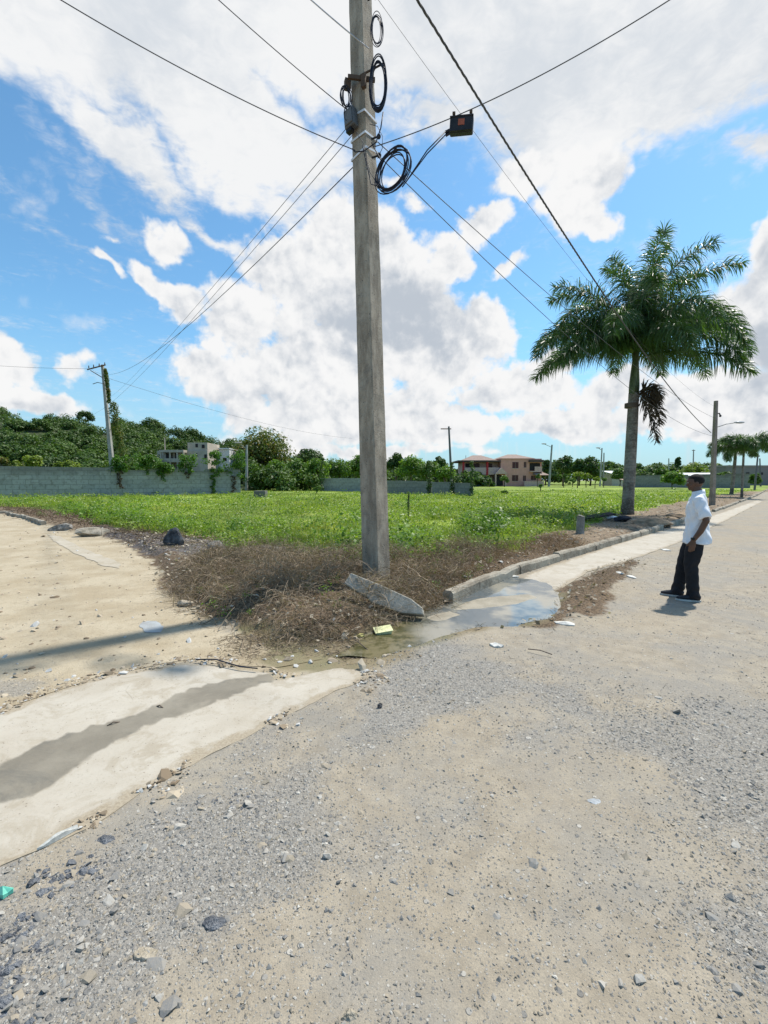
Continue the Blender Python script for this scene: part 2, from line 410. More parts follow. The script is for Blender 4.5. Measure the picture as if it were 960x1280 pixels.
def masks(x, y):
    w = fbm(x, y, 2.2, 3, 4)
    m = {}
    far = np.clip(np.hypot(x, y) / 12, 1, 8)
    w2 = fbm(x, y, 0.7, 13, 3)
    m['ash'] = sstep(sdf(ASH, x, y) + w * 0.4, -0.2, 0.5)
    m['grass'] = sstep(sdf(GRASS, x, y) + w * 0.6 + w2 * 0.8, -0.25, 0.35)
    m['straw'] = np.maximum(sstep(sdf(STRAW, x, y) + w * 0.3, -0.15, 0.3), 0.9 * sstep(sdf(STRAW2, x, y) + w * 0.25, -0.08, 0.12))
    m['gedge'] = sstep(np.maximum(sdf(GUT1, x, y), sdf(GUT2, x, y)) + w * .05, 0.0, 0.22)
    m['silt'] = sstep(sdf(SILT, x, y) + w * 0.10, -0.03, 0.10)
    m['raised'] = sstep(sdf(RAISED, x, y) + w * 0.2, -0.1, 0.3)
    m['sand'] = sstep(sdf(SAND, x, y) + w * 0.5, -0.3, 0.5)
    m['damp'] = sstep(sdf(DAMP, x, y) + w * 0.3, -0.25, 0.25)
    m['grav'] = np.maximum.reduce([sstep(sdf(GRAV1, x, y) + w * 0.9 + w2 * .6, -0.6, 0.8), 0.9 * sstep(sdf(GRAV2, x, y) + w * 0.9 + w2 * .6, -0.7, 0.9), 0.9 * sstep(sdf(GRAV3, x, y) + w * 0.3, -0.3, 0.3)])
    return m
POLE = G(471, 741)
def Hh(x, y):
    x = np.asarray(x, float); y = np.asarray(y, float)
    r = sdf(RAISED, x, y)
    z = 0.13 * sstep(r, -0.02, 0.35)
    z = z + 0.20 * sstep(sdf(STRAW, x, y), 0.15, 1.0) * np.clip(0.6 + 1.2 * fbm(x, y, 1.1, 9, 3), 0.1, 1.6) * sstep(y, 4.5, 5.5) * sstep(9.5 - y, 0, 3) * (1 - .9 * np.exp(-((x - POLE.x) ** 2 + (y - POLE.y + .15) ** 2) / .45))
    z = z + 0.05 * sstep(sdf(STRAW2, x, y), 0.0, 0.25)
    near = np.clip(1 - np.hypot(x, y) / 60, 0, 1)
    z = z + near * (fbm(x, y, 0.8, 20, 5) * 0.012 + fbm(x, y, 0.35, 30, 3) * 0.03 * sstep(r, -0.5, 1.5))
    z = z + sstep(sdf(GRASS, x, y), 0, 3) * fbm(x, y, 0.25, 40, 3) * 0.10
    z = z * (1 - .7 * sstep(sdf(GUT2, x, y), -.3, 0)) - 0.045 * np.maximum(sstep(sdf(WATER, x, y), -0.12, 0.10), sstep(sdf(GUT2, x, y), 0.03, 0.15))
    g1 = sdf(GUT1, x, y)
    z = z * (1 - .6 * sstep(g1, -0.3, 0.0)) + 0.008 * sstep(g1, -0.12, 0.0) - 0.04 * sstep(g1, 0.03, 0.15)
    return z

def axis(lo, hi, a, b_, step, ratio=1.07):
    """fine spacing between a and b, growing outside"""
    mid = list(np.arange(a, b_ + 1e-6, step)); s_ = step; v = mid[-1]; up = []
    while v < hi: s_ *= ratio; v += s_; up.append(v)
    s_ = step; v = a; dn = []
    while v > lo: s_ *= ratio; v -= s_; dn.append(v)
    return np.array(dn[::-1] + mid + up)
xs = axis(-5000, 5000, -7, 8, 0.055); ys = axis(-40, 9000, 0.8, 13, 0.055)
X, Y = np.meshgrid(xs, ys); nx, ny = len(xs), len(ys)
xf, yf = X.ravel(), Y.ravel()
idx = np.arange(nx * ny).reshape(ny, nx)
quads = np.stack([idx[:-1, :-1], idx[:-1, 1:], idx[1:, 1:], idx[1:, :-1]], -1).reshape(-1, 4)
gm = np_mesh('ground', np.stack([xf, yf, Hh(xf, yf)], 1), quads, masks(xf, yf))

earth = bpy.data.materials.new('earth'); earth.use_nodes = True
T = NT(earth.node_tree); b = T.n['Principled BSDF']; p = T.pos()
A = {k: T.attr(k) for k in ('grass', 'straw', 'sand', 'damp', 'grav', 'raised', 'ash')}
nb = T.noise(p, 1.3, 6, 0.62); nm = T.noise(p, 7, 5, 0.62); nf = T.noise(p, 45, 4, 0.6); nff = T.noise(p, 190, 3, 0.6)
ns = T.noise(p, 0.45, 4, 0.55)
def br(a, n, k, lo_, hi_): return T.ss(T.m('ADD', a, T.m('MULTIPLY', T.m('SUBTRACT', n, 0.5), k)), lo_, hi_)
# compacted dust with embedded stones of several sizes
warpv = T.vm('ADD', p, T.vm('SCALE', T.new('ShaderNodeTexNoise').outputs['Color'], 0.0))
v1 = T.voro(p, 30); v2 = T.voro(p, 75); v3 = T.voro(p, 13); v4 = T.voro(p, 150)
def colr(v):
    s_ = T.new('ShaderNodeSeparateColor'); T.l.new(v.outputs['Color'], s_.inputs[0]); return s_.outputs
r1, r2, r3, r4 = colr(v1), colr(v2), colr(v3), colr(v4)
def stone(v, rr, thr, size):
    """1 inside a stone; thr: share of cells that hold a stone"""
    return T.m('MULTIPLY', T.ss(v.outputs['Distance'], size, size * 0.75), T.m('LESS_THAN', rr[0], thr))
gravm = br(A['grav'], nb, 0.9, 0.3, 0.75)
dust = T.mix(T.ss(nm, 0.3, 0.7), (0.27, 0.228, 0.168), (0.37, 0.318, 0.24))
dust = T.mix(T.m('MULTIPLY', T.ss(nb, 0.42, 0.62), 0.8), dust, (0.265, 0.245, 0.21))
dust = T.mix(T.m('MULTIPLY', T.ss(ns, 0.5, 0.62), 0.45), dust, (0.35, 0.285, 0.195))
npt = T.noise(p, 2.6, 6, 0.7, 0.6)
dust = T.mix(T.m('MULTIPLY', T.ss(npt, 0.5, 0.62), 0.5), dust, (0.38, 0.325, 0.24))
grey_ = T.mix(T.ss(nf, 0.3, 0.7), (0.165, 0.156, 0.141), (0.33, 0.31, 0.275))
roadc = T.mix(T.m('MULTIPLY', gravm, 0.8), dust, grey_)
roadc = T.mix(T.m('MULTIPLY', T.ss(nff, 0.35, 0.65), 0.35), roadc, (0.15, 0.138, 0.12))
def scol(rr): return T.mix(T.ss(rr[1], 0.2, 1.0), (0.15, 0.148, 0.142), (0.44, 0.415, 0.365))
thr2 = T.m('ADD', 0.13, T.m('MULTIPLY', gravm, 0.50)); thr1 = T.m('ADD', 0.05, T.m('MULTIPLY', gravm, 0.38)); thr3 = T.m('ADD', 0.006, T.m('MULTIPLY', gravm, 0.11))
s4 = stone(v4, r4, T.m('ADD', 0.18, T.m('MULTIPLY', gravm, 0.42)), 0.42); s2 = stone(v2, r2, thr2, 0.42); s1 = stone(v1, r1, thr1, 0.38); s3 = stone(v3, r3, thr3, 0.3)
roadc = T.mix(T.m('MULTIPLY', s4, 0.7), roadc, scol(r4)); roadc = T.mix(T.m('MULTIPLY', s2, 0.75), roadc, scol(r2))
roadc = T.mix(T.m('MULTIPLY', s1, 0.8), roadc, scol(r1)); roadc = T.mix(T.m('MULTIPLY', s3, 0.8), roadc, scol(r3))
# yellow sandy dirt of the side road
sandc = T.mix(T.ss(nb, 0.35, 0.65), (0.345, 0.28, 0.185), (0.43, 0.365, 0.26))
sandc = T.mix(T.m('MULTIPLY', T.ss(nm, 0.5, 0.72), 0.55), sandc, (0.27, 0.22, 0.15))
sandc = T.mix(T.m('MULTIPLY', T.ss(nf, 0.52, 0.7), 0.35), sandc, (0.19, 0.155, 0.105))
sandc = T.mix(T.m('MULTIPLY', T.m('MULTIPLY', s2, T.m('LESS_THAN', r2[2], 0.25)), 0.6), sandc, scol(r2))
c = T.mix(br(T.m('SUBTRACT', A['sand'], T.m('MULTIPLY', gravm, 0.5)), nb, 0.5, 0.3, 0.8), roadc, sandc)
# bare verge
verge = T.mix(T.ss(nm, 0.3, 0.7), (0.12, 0.085, 0.055), (0.27, 0.205, 0.135))
verge = T.mix(T.m('MULTIPLY', s1, 0.6), verge, (0.45, 0.42, 0.37))
c = T.mix(br(A['raised'], nb, 0.5, 0.3, 0.7), c, verge)
strawc = T.mix(T.ss(nf, 0.3, 0.7), (0.04, 0.027, 0.018), (0.20, 0.14, 0.085))
c = T.mix(br(A['straw'], nm, 0.8, 0.3, 0.8), c, strawc)
c = T.mix(T.m('MULTIPLY', br(A['ash'], nm, 0.8, 0.3, 0.8), .85), c, T.mix(T.ss(nf, 0.4, 0.65), (0.045, 0.042, 0.045), (0.19, 0.175, 0.17)))
gr = T.mix(T.ss(nm, 0.3, 0.7), (0.06, 0.10, 0.016), (0.17, 0.24, 0.035))
gr = T.mix(T.ss(T.noise(p, 0.5, 5, 0.65), 0.5, 0.66), gr, (0.24, 0.26, 0.06)); gr = T.mix(T.ss(T.noise(p, 0.09, 5, 0.6), 0.42, 0.62), gr, (0.25, 0.33, 0.05))
c = T.mix(br(A['grass'], nm, 0.5, 0.3, 0.7), c, gr)
dm = br(A['damp'], nb, 0.6, 0.3, 0.8)
c = T.mix(T.m('MULTIPLY', dm, 0.8), c, T.mix(T.ss(nb, 0.4, 0.6), (0.20, 0.155, 0.085), (0.135, 0.125, 0.055)))
T.l.new(c, b.inputs['Base Color'])
T.l.new(T.lin(dm, 0, 1, 0.92, 0.55), b.inputs['Roughness']); b.inputs['Specular IOR Level'].default_value = 0.25
hgt = T.m('ADD', T.m('MULTIPLY', nf, 0.5), T.m('MULTIPLY', nff, 0.25))
for s_, k in ((s4, .12), (s2, .3), (s1, .6), (s3, 1.0)): hgt = T.m('ADD', hgt, T.m('MULTIPLY', s_, k))
T.l.new(T.bump(hgt, 0.75, 0.012), b.inputs['Normal'])
tagp(link('ground', gm, earth, smooth=True), kind='structure')

def clean_ring(outl):
    out = []
    for p_ in outl:
        if not out or math.hypot(p_[0] - out[-1][0], p_[1] - out[-1][1]) > 0.004: out.append(p_)
    return out
def rough_ring(poly, step=0.08, amp=0.03, seed=1, maxd=40):
    out = []
    n = len(poly)
    for i in range(n):
        a, b_ = poly[i], poly[(i + 1) % n]; L = math.hypot(b_[0] - a[0], b_[1] - a[1])
        dist = math.hypot((a[0] + b_[0]) / 2, (a[1] + b_[1]) / 2)
        st_ = step * max(1, dist / 6); k = max(1, int(L / st_))
        for j in range(k):
            t = j / k; x, y = a[0] + (b_[0] - a[0]) * t, a[1] + (b_[1] - a[1]) * t
            am = amp if dist < maxd else 0
            x0_, y0_ = x, y; x += float(fbm(x0_, y0_, 3.0, seed, 5)) * am * 2.4 + float(fbm(x0_, y0_, 14.0, seed + 3, 2)) * am * .7; y += float(fbm(x0_, y0_, 3.0, seed + 7, 5)) * am * 2.4 + float(fbm(x0_, y0_, 14.0, seed + 9, 2)) * am * .7
            out.append((x, y))
    return clean_ring(out)
def sheet(name, poly, res, zf, m, amp=0.03, seed=1, step=0.08, with_masks=False, thick=0.0, holes=()):
    ring = rough_ring(poly, step, amp, seed)
    pa = np.array(ring); x0, y0 = pa.min(0); x1, y1 = pa.max(0)
    gx, gy = [], []
    yy = y0
    while yy < min(y1, 80):
        rs = res * max(1.0, abs(yy) / 8); xx = np.arange(max(x0, -60), min(x1, 120), rs); gx.append(xx); gy.append(np.full(len(xx), yy)); yy += rs
    gx = np.concatenate(gx); gy = np.concatenate(gy)
    ins = sdf(ring, gx, gy) > res * 0.5
    gx, gy = gx[ins], gy[ins]
    vs = [Vector(p_) for p_ in ring] + [Vector((a, b_)) for a, b_ in zip(gx, gy)]
    n = len(ring); ed = [(i, (i + 1) % n) for i in range(n)]
    for hring in holes:
        h0 = len(vs); vs += [Vector(p_) for p_ in hring]; ed += [(h0 + i, h0 + (i + 1) % len(hring)) for i in range(len(hring))]
    r_ = delaunay_2d_cdt(vs, ed, [], 1 if not holes else 1, 1e-5)
    V2, F2 = r_[0], r_[2]
    va = np.array([(v.x, v.y) for v in V2]); fa = np.array([f for f in F2 if len(f) == 3])
    cx_ = va[fa].mean(1); keep = sdf(ring, cx_[:, 0], cx_[:, 1]) > 0
    for hring in holes: keep &= sdf(hring, cx_[:, 0], cx_[:, 1]) < 0
    fa = fa[keep]
    z = zf(va[:, 0], va[:, 1])
    V3 = np.column_stack([va, z])
    if thick:
        edc = {}
        for f in fa:
            for i in range(3):
                e = (int(f[i]), int(f[(i + 1) % 3])); k = (min(e), max(e)); edc.setdefault(k, []).append(e)
        nv = len(V3); low = V3.copy(); low[:, 2] -= thick
        V3 = np.vstack([V3, low]); ex = []
        for k, l_ in edc.items():
            if len(l_) == 1:
                a, b_ = l_[0]; ex.append((b_, a, a + nv)); ex.append((b_, a + nv, b_ + nv))
        fa = np.vstack([fa, np.array(ex)])
    me = np_mesh(name, V3, fa, masks(V3[:, 0], V3[:, 1]) if with_masks else None)
    return link(name, me, m, smooth=not thick)

tagp(sheet('gravel_road', ROAD, 0.10, lambda x, y: Hh(x, y) + 0.004, earth, 0.02, 3, with_masks=True, step=0.15), kind='structure')
tagp(sheet('dirt_road', gp([(-420, 700), (-150, 668), (0, 648), (60, 664), (100, 676), (140, 702), (215, 764), (320, 808), (420, 822), (345, 836), (235, 826), (120, 849), (0, 890), (-420, 1060)]), 0.10,
           lambda x, y: Hh(x, y) + 0.004, earth, 0.03, 5, with_masks=True, step=0.15), kind='structure')

# concrete gutters
gut_m = bpy.data.materials.new('gutter_concrete'); gut_m.use_nodes = True
T = NT(gut_m.node_tree); b = T.n['Principled BSDF']; p = T.pos()
n_a = T.noise(p, 1.6, 6, 0.6); n_b = T.noise(p, 9, 5, 0.65); n_c = T.noise(p, 70, 3, 0.6)
c = T.mix(T.ss(n_a, 0.3, 0.7), (0.385, 0.34, 0.27), (0.455, 0.415, 0.345))
c = T.mix(T.m('MULTIPLY', T.ss(n_b, 0.52, 0.72), 0.45), c, (0.31, 0.26, 0.19))
c = T.mix(T.m('MULTIPLY', T.ss(n_c, 0.55, 0.75), 0.45), c, (0.26, 0.225, 0.175))
n_d = T.noise(p, 3.2, 7, 0.7, 0.8); c = T.mix(T.m('MULTIPLY', T.ss(n_d, 0.48, 0.62), 0.62), c, (0.31, 0.262, 0.19)); sp_ = T.voro(p, 38); c = T.mix(T.m('MULTIPLY', T.m('MULTIPLY', T.ss(sp_.outputs['Distance'], 0.2, 0.12), T.m('GREATER_THAN', n_b, 0.52)), 0.7), c, (0.15, 0.12, 0.09))
vc = T.voro(T.vm('ADD', p, T.vm('SCALE', T.new('ShaderNodeTexNoise').outputs['Color'], 0.1)), 0.8, 'DISTANCE_TO_EDGE')
crk = T.m('MULTIPLY', T.ss(vc.outputs['Distance'], 0.006, 0.0), T.ss(n_a, 0.5, 0.6))
c = T.mix(T.m('MULTIPLY', crk, 0.5), c, (0.2, 0.17, 0.13))
sm_ = T.ss(T.m('ADD', T.attr('silt'), T.m('MULTIPLY', T.m('SUBTRACT', n_b, 0.5), 0.5)), 0.35, 0.62)
n_e = T.noise(p, 1.3, 7, 0.7, 0.7); sc_ = T.mix(T.ss(n_a, 0.35, 0.65), (0.165, 0.143, 0.105), (0.235, 0.208, 0.158)); sc_ = T.mix(T.m('MULTIPLY', T.ss(n_e, 0.5, 0.62), 0.6), sc_, (0.28, 0.245, 0.185)); sc_ = T.mix(T.m('MULTIPLY', T.ss(n_e, 0.46, 0.38), 0.6), sc_, (0.11, 0.102, 0.082)); sc_ = T.mix(T.m('MULTIPLY', T.ss(n_b, 0.52, 0.7), 0.4), sc_, (0.13, 0.115, 0.085))
c = T.mix(T.m('MULTIPLY', sm_, 0.95), c, sc_)
ed_ = T.ss(T.m('ADD', T.attr('gedge'), T.m('MULTIPLY', T.m('SUBTRACT', T.noise(p, 6, 6, .7), 0.5), 1.6)), 0.45, 0.1)
c = T.mix(T.m('MULTIPLY', ed_, 0.85), c, T.mix(T.ss(n_c, .35, .65), (0.25, 0.20, 0.135), (0.34, 0.285, 0.20)))
T.l.new(c, b.inputs['Base Color']); T.l.new(T.lin(sm_, 0, 1, 0.88, 0.62), b.inputs['Roughness'])
T.l.new(T.bump(T.m('ADD', T.m('ADD', n_b, T.m('MULTIPLY', ed_, .5)), T.m('MULTIPLY', n_c, 0.4)), 0.35, 0.008), b.inputs['Normal'])
silt_sd = lambda x, y: sdf(SILT, x, y)
def zg1(x, y):
    return 0.012 + fbm(x, y, 0.8, 61, 3) * 0.006 - 0.014 * sstep(silt_sd(x, y), -0.5, 0.15)
tagp(sheet('concrete_gutter', GUT1, 0.09, zg1, gut_m, 0.022, 11, thick=0.05, with_masks=True, step=0.05), kind='structure')
tagp(sheet('roadside_gutter', GUT2, 0.12, lambda x, y: 0.009 - 0.032 * sstep(sdf(WATER, x, y), -0.5, 0.15) + 0 * x, gut_m, 0.02, 21, thick=0.08, with_masks=True), kind='structure')
# puddle
wat = bpy.data.materials.new('puddle_water'); wat.use_nodes = True
T = NT(wat.node_tree); b = T.n['Principled BSDF']; p = T.pos()
n_a = T.noise(p, 1.2, 4, 0.6); xx = T.new('ShaderNodeSeparateXYZ'); T.l.new(p, xx.inputs[0])
gn = T.ss(T.m('ADD', xx.outputs[0], T.m('MULTIPLY', T.m('SUBTRACT', n_a, .5), 1.2)), 0.7, 0.1)
c = T.mix(gn, T.mix(T.ss(n_a, 0.42, 0.58), (0.10, 0.115, 0.12), (0.27, 0.25, 0.20)), T.mix(T.ss(T.noise(p, 5, 5, .65), .42, .6), (0.075, 0.07, 0.03), (0.17, 0.145, 0.08)))
T.l.new(c, b.inputs['Base Color']); b.inputs['Roughness'].default_value = 0.03; b.inputs['IOR'].default_value = 1.33; b.inputs['Specular IOR Level'].default_value = 0.75
T.l.new(T.bump(T.noise(p, 6, 3, 0.5), 0.03, 0.01), b.inputs['Normal'])
def grow(poly, k):
    n = len(poly); A_ = sum(poly[i][0] * poly[(i + 1) % n][1] - poly[(i + 1) % n][0] * poly[i][1] for i in range(n)); sg = 1 if A_ > 0 else -1; out = []
    for i in range(n):
        a, b_ = Vector(poly[i - 1]), Vector(poly[(i + 1) % n]); t = (b_ - a).normalized(); out.append((poly[i][0] + sg * t.y * k, poly[i][1] - sg * t.x * k))
    return out
tagp(sheet('puddle', grow(WATER, .13), 0.15, lambda x, y: -0.004 + 0 * x, wat, 0.05, 31, step=0.06), kind='structure')
silt2 = mat('pale_silt', (0.33, 0.29, 0.22), 0.6, scale=4, bump=.2, base2=(0.24, 0.21, 0.155))
for i, pp in enumerate([[(575, 752), (610, 745), (660, 742), (672, 747), (650, 755), (600, 762), (560, 764)], [(525, 772), (560, 762), (590, 768), (545, 777)]]):
    PG = gp(pp)
    tagp(sheet('silt_bank', grow(PG, .1), 0.05, lambda x, y: -0.016 + 0.018 * sstep(sdf(PG, x, y) + .08 * fbm(x, y, 3, 8, 3), -.1, .12), silt2, 0.05, 41 + i, step=0.05), kind='structure')
# small pale puddle spot on the side road
pspot = mat('dried_puddle', (0.36, 0.38, 0.38), 0.6, scale=8, bump=.1, base2=(0.27, 0.27, 0.26))
tagp(sheet('dried_puddle', gp([(173, 783), (182, 777), (197, 777), (205, 784), (200, 791), (180, 792)]), 0.08, lambda x, y: Hh(x, y) + 0.009, pspot, 0.03, 51, step=0.04), kind='structure')
kerb_conc2 = mat('strip_concrete', (0.42, 0.375, 0.30), 0.9, scale=2, bump=.4, base2=(0.34, 0.29, 0.21))
# pale concrete edge strip on the left road
tagp(sheet('concrete_strip', gp([(58, 668), (75, 671), (105, 686), (150, 704), (150, 711), (128, 708), (90, 690), (66, 676)]), 0.12, lambda x, y: Hh(x, y) + 0.012, kerb_conc2, 0.03, 55), kind='structure')

# ------------------------------------------------------------------ kerbs
def kerb(name, line, w=0.16, h=0.16, z0=-0.06, gaps=(), seg=1.0, seed=1):
    rnd = random.Random(seed); mb = MB()
    pts = [Vector((a[0], a[1])) for a in line]
    for i in range(len(pts) - 1):
        a, b_ = pts[i], pts[i + 1]; L = (b_ - a).length; k = max(1, round(L / seg)); dr = (b_ - a).normalized(); nr = Vector((-dr.y, dr.x))
        for j in range(k):
            if rnd.random() < 0.03: continue
            p0 = a + dr * (L * j / k + 0.012); p1 = a + dr * (L * (j + 1) / k - 0.012)
            m_ = max(2, int((p1 - p0).length / 0.18)); off = rnd.uniform(-.015, .015); zz = rnd.uniform(-.012, .012)
            prof = [(0, z0), (0.005, h - .035), (.03, h), (w - .03, h), (w, h - .03), (w, z0)]
            vs = []; 
            for q in range(m_ + 1):
                t = q / m_; c_ = p0.lerp(p1, t); chip = rnd.uniform(-.012, .012) - (0.03 if rnd.random() < 0.12 else 0)
                for (u, z) in prof:
                    cc = c_ + nr * (u + off + rnd.uniform(-.004, .004))
                    vs.append((cc.x, cc.y, z + (zz + chip if z > 0 else 0)))
            P = len(prof); fs = []
            for q in range(m_):
                for u in range(P - 1): fs.append((q * P + u, (q + 1) * P + u, (q + 1) * P + u + 1, q * P + u + 1))
            fs.append(tuple(range(P))); fs.append(tuple(range(m_ * P + P - 1, m_ * P - 1, -1)))
            mb.add(vs, fs)
    o = mb.build(name, kerb_conc); return tagp(o, kind='structure')
kerb('kerb', gp([(566, 754), (600, 738), (650, 718), (700, 702), (745, 688), (790, 675), (838, 659)]) + gp([(870, 648), (905, 637), (945, 621)]) + [(76, 88)], seed=3)
kerb('kerb', [(-26, 23.2), (-18, 21.8)] + gp([(0, 643), (25, 648), (52, 657)]), seed=5)

# ------------------------------------------------------------------ stones
DK1 = gp([(-60, 1180), (40, 1150), (60, 1230), (30, 1300), (-60, 1320)]); DK2 = gp([(50, 1085), (150, 1075), (160, 1095), (60, 1115)]); DK3 = gp([(245, 995), (310, 985), (300, 1010), (255, 1015)])
blue_rock = mat('blue_rock', (0.24, 0.25, 0.265), 0.85, scale=14, bump=1, bdist=.02, base2=(0.10, 0.105, 0.115))
ico_v = None
def ico():
    t = (1 + 5 ** .5) / 2
    v = np.array([(-1, t, 0), (1, t, 0), (-1, -t, 0), (1, -t, 0), (0, -1, t), (0, 1, t), (0, -1, -t), (0, 1, -t), (t, 0, -1), (t, 0, 1), (-t, 0, -1), (-t, 0, 1)], float)
    v /= np.linalg.norm(v[0])
    f = np.array([(0, 11, 5), (0, 5, 1), (0, 1, 7), (0, 7, 10), (0, 10, 11), (1, 5, 9), (5, 11, 4), (11, 10, 2), (10, 7, 6), (7, 1, 8), (3, 9, 4), (3, 4, 2), (3, 2, 6), (3, 6, 8), (3, 8, 9), (4, 9, 5), (2, 4, 11), (6, 2, 10), (8, 6, 7), (9, 8, 1)])
    return v, f
IV, IF = ico()
OV = np.array([(1, 0, 0), (-1, 0, 0), (0, 1, 0), (0, -1, 0), (0, 0, 1), (0, 0, -1)], float)
OF = np.array([(0, 2, 4), (2, 1, 4), (1, 3, 4), (3, 0, 4), (2, 0, 5), (1, 2, 5), (3, 1, 5), (0, 3, 5)])
def stones_mesh(name, P, S, flat=0.6, seed=0, octa=False):
    r = np.random.default_rng(seed); n = len(P); BV, BF = (OV, OF) if octa else (IV, IF)
    V = np.repeat(BV[None], n, 0) * (1 + r.uniform(-.38, .32, (n, len(BV), 1))) + r.uniform(-.22, .22, (n, len(BV), 3))
    V *= np.stack([r.uniform(.7, 1.3, n), r.uniform(.6, 1.1, n), r.uniform(flat * .6, flat * 1.3, n)], 1)[:, None]
    a = r.uniform(0, 2 * np.pi, n); ca, sa = np.cos(a), np.sin(a)
    tx = r.normal(0, .35, n); V[:, :, 2] += V[:, :, 0] * tx[:, None]
    x = V[:, :, 0] * ca[:, None] - V[:, :, 1] * sa[:, None]; y = V[:, :, 0] * sa[:, None] + V[:, :, 1] * ca[:, None]
    V[:, :, 0], V[:, :, 1] = x, y
    V = V * S[:, None, None] + P[:, None]
    Fc = (BF[None] + (np.arange(n) * len(BV))[:, None, None]).reshape(-1, 3)
    return np_mesh(name, V.reshape(-1, 3), Fc, fattrs={'v': np.repeat(r.random(n), len(BF)), 'w': np.repeat(r.random(n), len(BF))})
stone_m = bpy.data.materials.new('gravel_stone'); stone_m.use_nodes = True
T = NT(stone_m.node_tree); b = T.n['Principled BSDF']; p = T.pos()
c = T.mix(T.ss(T.attr('v'), 0.0, 1.0), (0.165, 0.162, 0.155), (0.38, 0.36, 0.32))
c = T.mix(T.m('GREATER_THAN', T.attr('w'), 0.72), c, (0.30, 0.255, 0.19))
c = T.mix(T.m('GREATER_THAN', T.attr('w'), 0.975), c, (0.48, 0.46, 0.41))
c = T.mix(T.m('MULTIPLY', T.ss(T.noise(p, 90, 4, .6), .4, .65), .45), c, (0.28, 0.245, 0.19))
T.l.new(c, b.inputs['Base Color']); b.inputs['Roughness'].default_value = 0.85
T.l.new(T.bump(T.noise(p, 120, 3, .6), .4, .004), b.inputs['Normal'])
def scatter(n, x0, x1, y0, y1, dens, seed):
    r = np.random.default_rng(seed); u = r.random(n)
    y = y0 * (y1 / y0) ** (u ** 0.9); x = r.uniform(-1, 1, n) * (y * 0.95 + 0.6)
    ok = (x > x0) & (x < x1); x, y = x[ok], y[ok]
    m = masks(x, y); k = dens(x, y, m); ok = r.random(len(x)) < k
    return x[ok], y[ok]
def road_d(x, y, m):
    k = 0.06 + 0.16 * np.clip(fbm(x, y, 1.2, 71, 3) * 2.5, 0, 1) + 0.84 * m['grav'] * (0.65 + 0.9 * fbm(x, y, 1.5, 77, 3))
    k = k * (1 - m['raised']) * (sdf(GUT1, x, y) < -0.02) * (np.maximum(sdf(GUT2, x, y), sdf(WATER, x, y)) < 0.0)
    return k * (1 - 0.9 * m['sand'])
PILE0 = gp([(205, 740), (260, 700), (330, 700), (440, 700), (520, 700), (600, 690), (640, 700), (570, 748), (515, 768), (430, 800), (340, 798), (240, 765)])
x, y = scatter(260000, -6, 9, 1.1, 11, road_d, 5)
S = np.random.default_rng(3).lognormal(math.log(0.0042), 0.42, len(x)).clip(0.002, 0.014) * (0.75 + 0.10 * y)
gs = link('gravel', stones_mesh('gravel', np.column_stack([x, y, Hh(x, y) + 0.004 + S * 0.1]), S, 0.6, 4, octa=True), stone_m)
tagp(gs, 'loose grey gravel scattered over the road in front', 'gravel', kind='stuff')
x, y = scatter(15000, -6, 9, 1.1, 12, lambda x, y, m: road_d(x, y, m) * (0.10 + m['grav'] * (0.6 + 1.4 * (fbm(x, y, 0.9, 81, 3) > 0.12))), 15)
S = np.random.default_rng(4).lognormal(math.log(0.0095), 0.5, len(x)).clip(0.005, 0.034)
gs = link('coarse_gravel', stones_mesh('coarse_gravel', np.column_stack([x, y, Hh(x, y) + 0.004 - S * 0.05]), S, 0.5, 5), stone_m)
tagp(gs, 'coarse dark and pale crushed stone lying in patches on the road', 'gravel', kind='stuff')
x, y = scatter(60000, -6, 3, 1.1, 5, lambda x, y, m: sstep(np.maximum.reduce([sdf(DK1, x, y), sdf(DK2, x, y), sdf(DK3, x, y)]) + fbm(x, y, 3, 83, 3) * .15, -.05, .1) * .5, 45)
S = np.random.default_rng(14).lognormal(math.log(0.009), 0.55, len(x)).clip(0.004, 0.032)
tagp(link('coarse_gravel', stones_mesh('coarse_gravel', np.column_stack([x, y, Hh(x, y) + 0.003]), S, 0.45, 15), blue_rock), 'dark bluish crushed stone bunched along the left edge of the road', 'gravel', kind='stuff')
# pebbles and dirt clods of the verge and side road
x, y = scatter(26000, -16, 20, 3.0, 34, lambda x, y, m: (0.10 * m['sand'] * (1 - m['raised']) + 0.7 * m['raised'] * (1 - m['grass']) * (1 - .85 * (sdf(PILE0, x, y) > 0)) + 0.5 * m['damp'] * 0.3) * (sdf(GUT1, x, y) < 0) * (np.maximum(sdf(GUT2, x, y), sdf(WATER, x, y)) < 0.0), 25)
S = np.random.default_rng(5).lognormal(math.log(0.014), 0.55, len(x)).clip(0.006, 0.07)
clod_m = bpy.data.materials.new('clod'); clod_m.use_nodes = True
T = NT(clod_m.node_tree); b = T.n['Principled BSDF']
c = T.mix(T.attr('v'), (0.16, 0.115, 0.07), (0.45, 0.38, 0.28)); c = T.mix(T.m('GREATER_THAN', T.attr('w'), .8), c, (0.45, 0.44, 0.41))
T.l.new(c, b.inputs['Base Color']); b.inputs['Roughness'].default_value = .9
tagp(link('rubble', stones_mesh('rubble', np.column_stack([x, y, Hh(x, y) + 0.003 + S * 0.1]), S, 0.6, 6), clod_m), 'small stones and clods of earth strewn along the verge', 'rubble', kind='stuff')
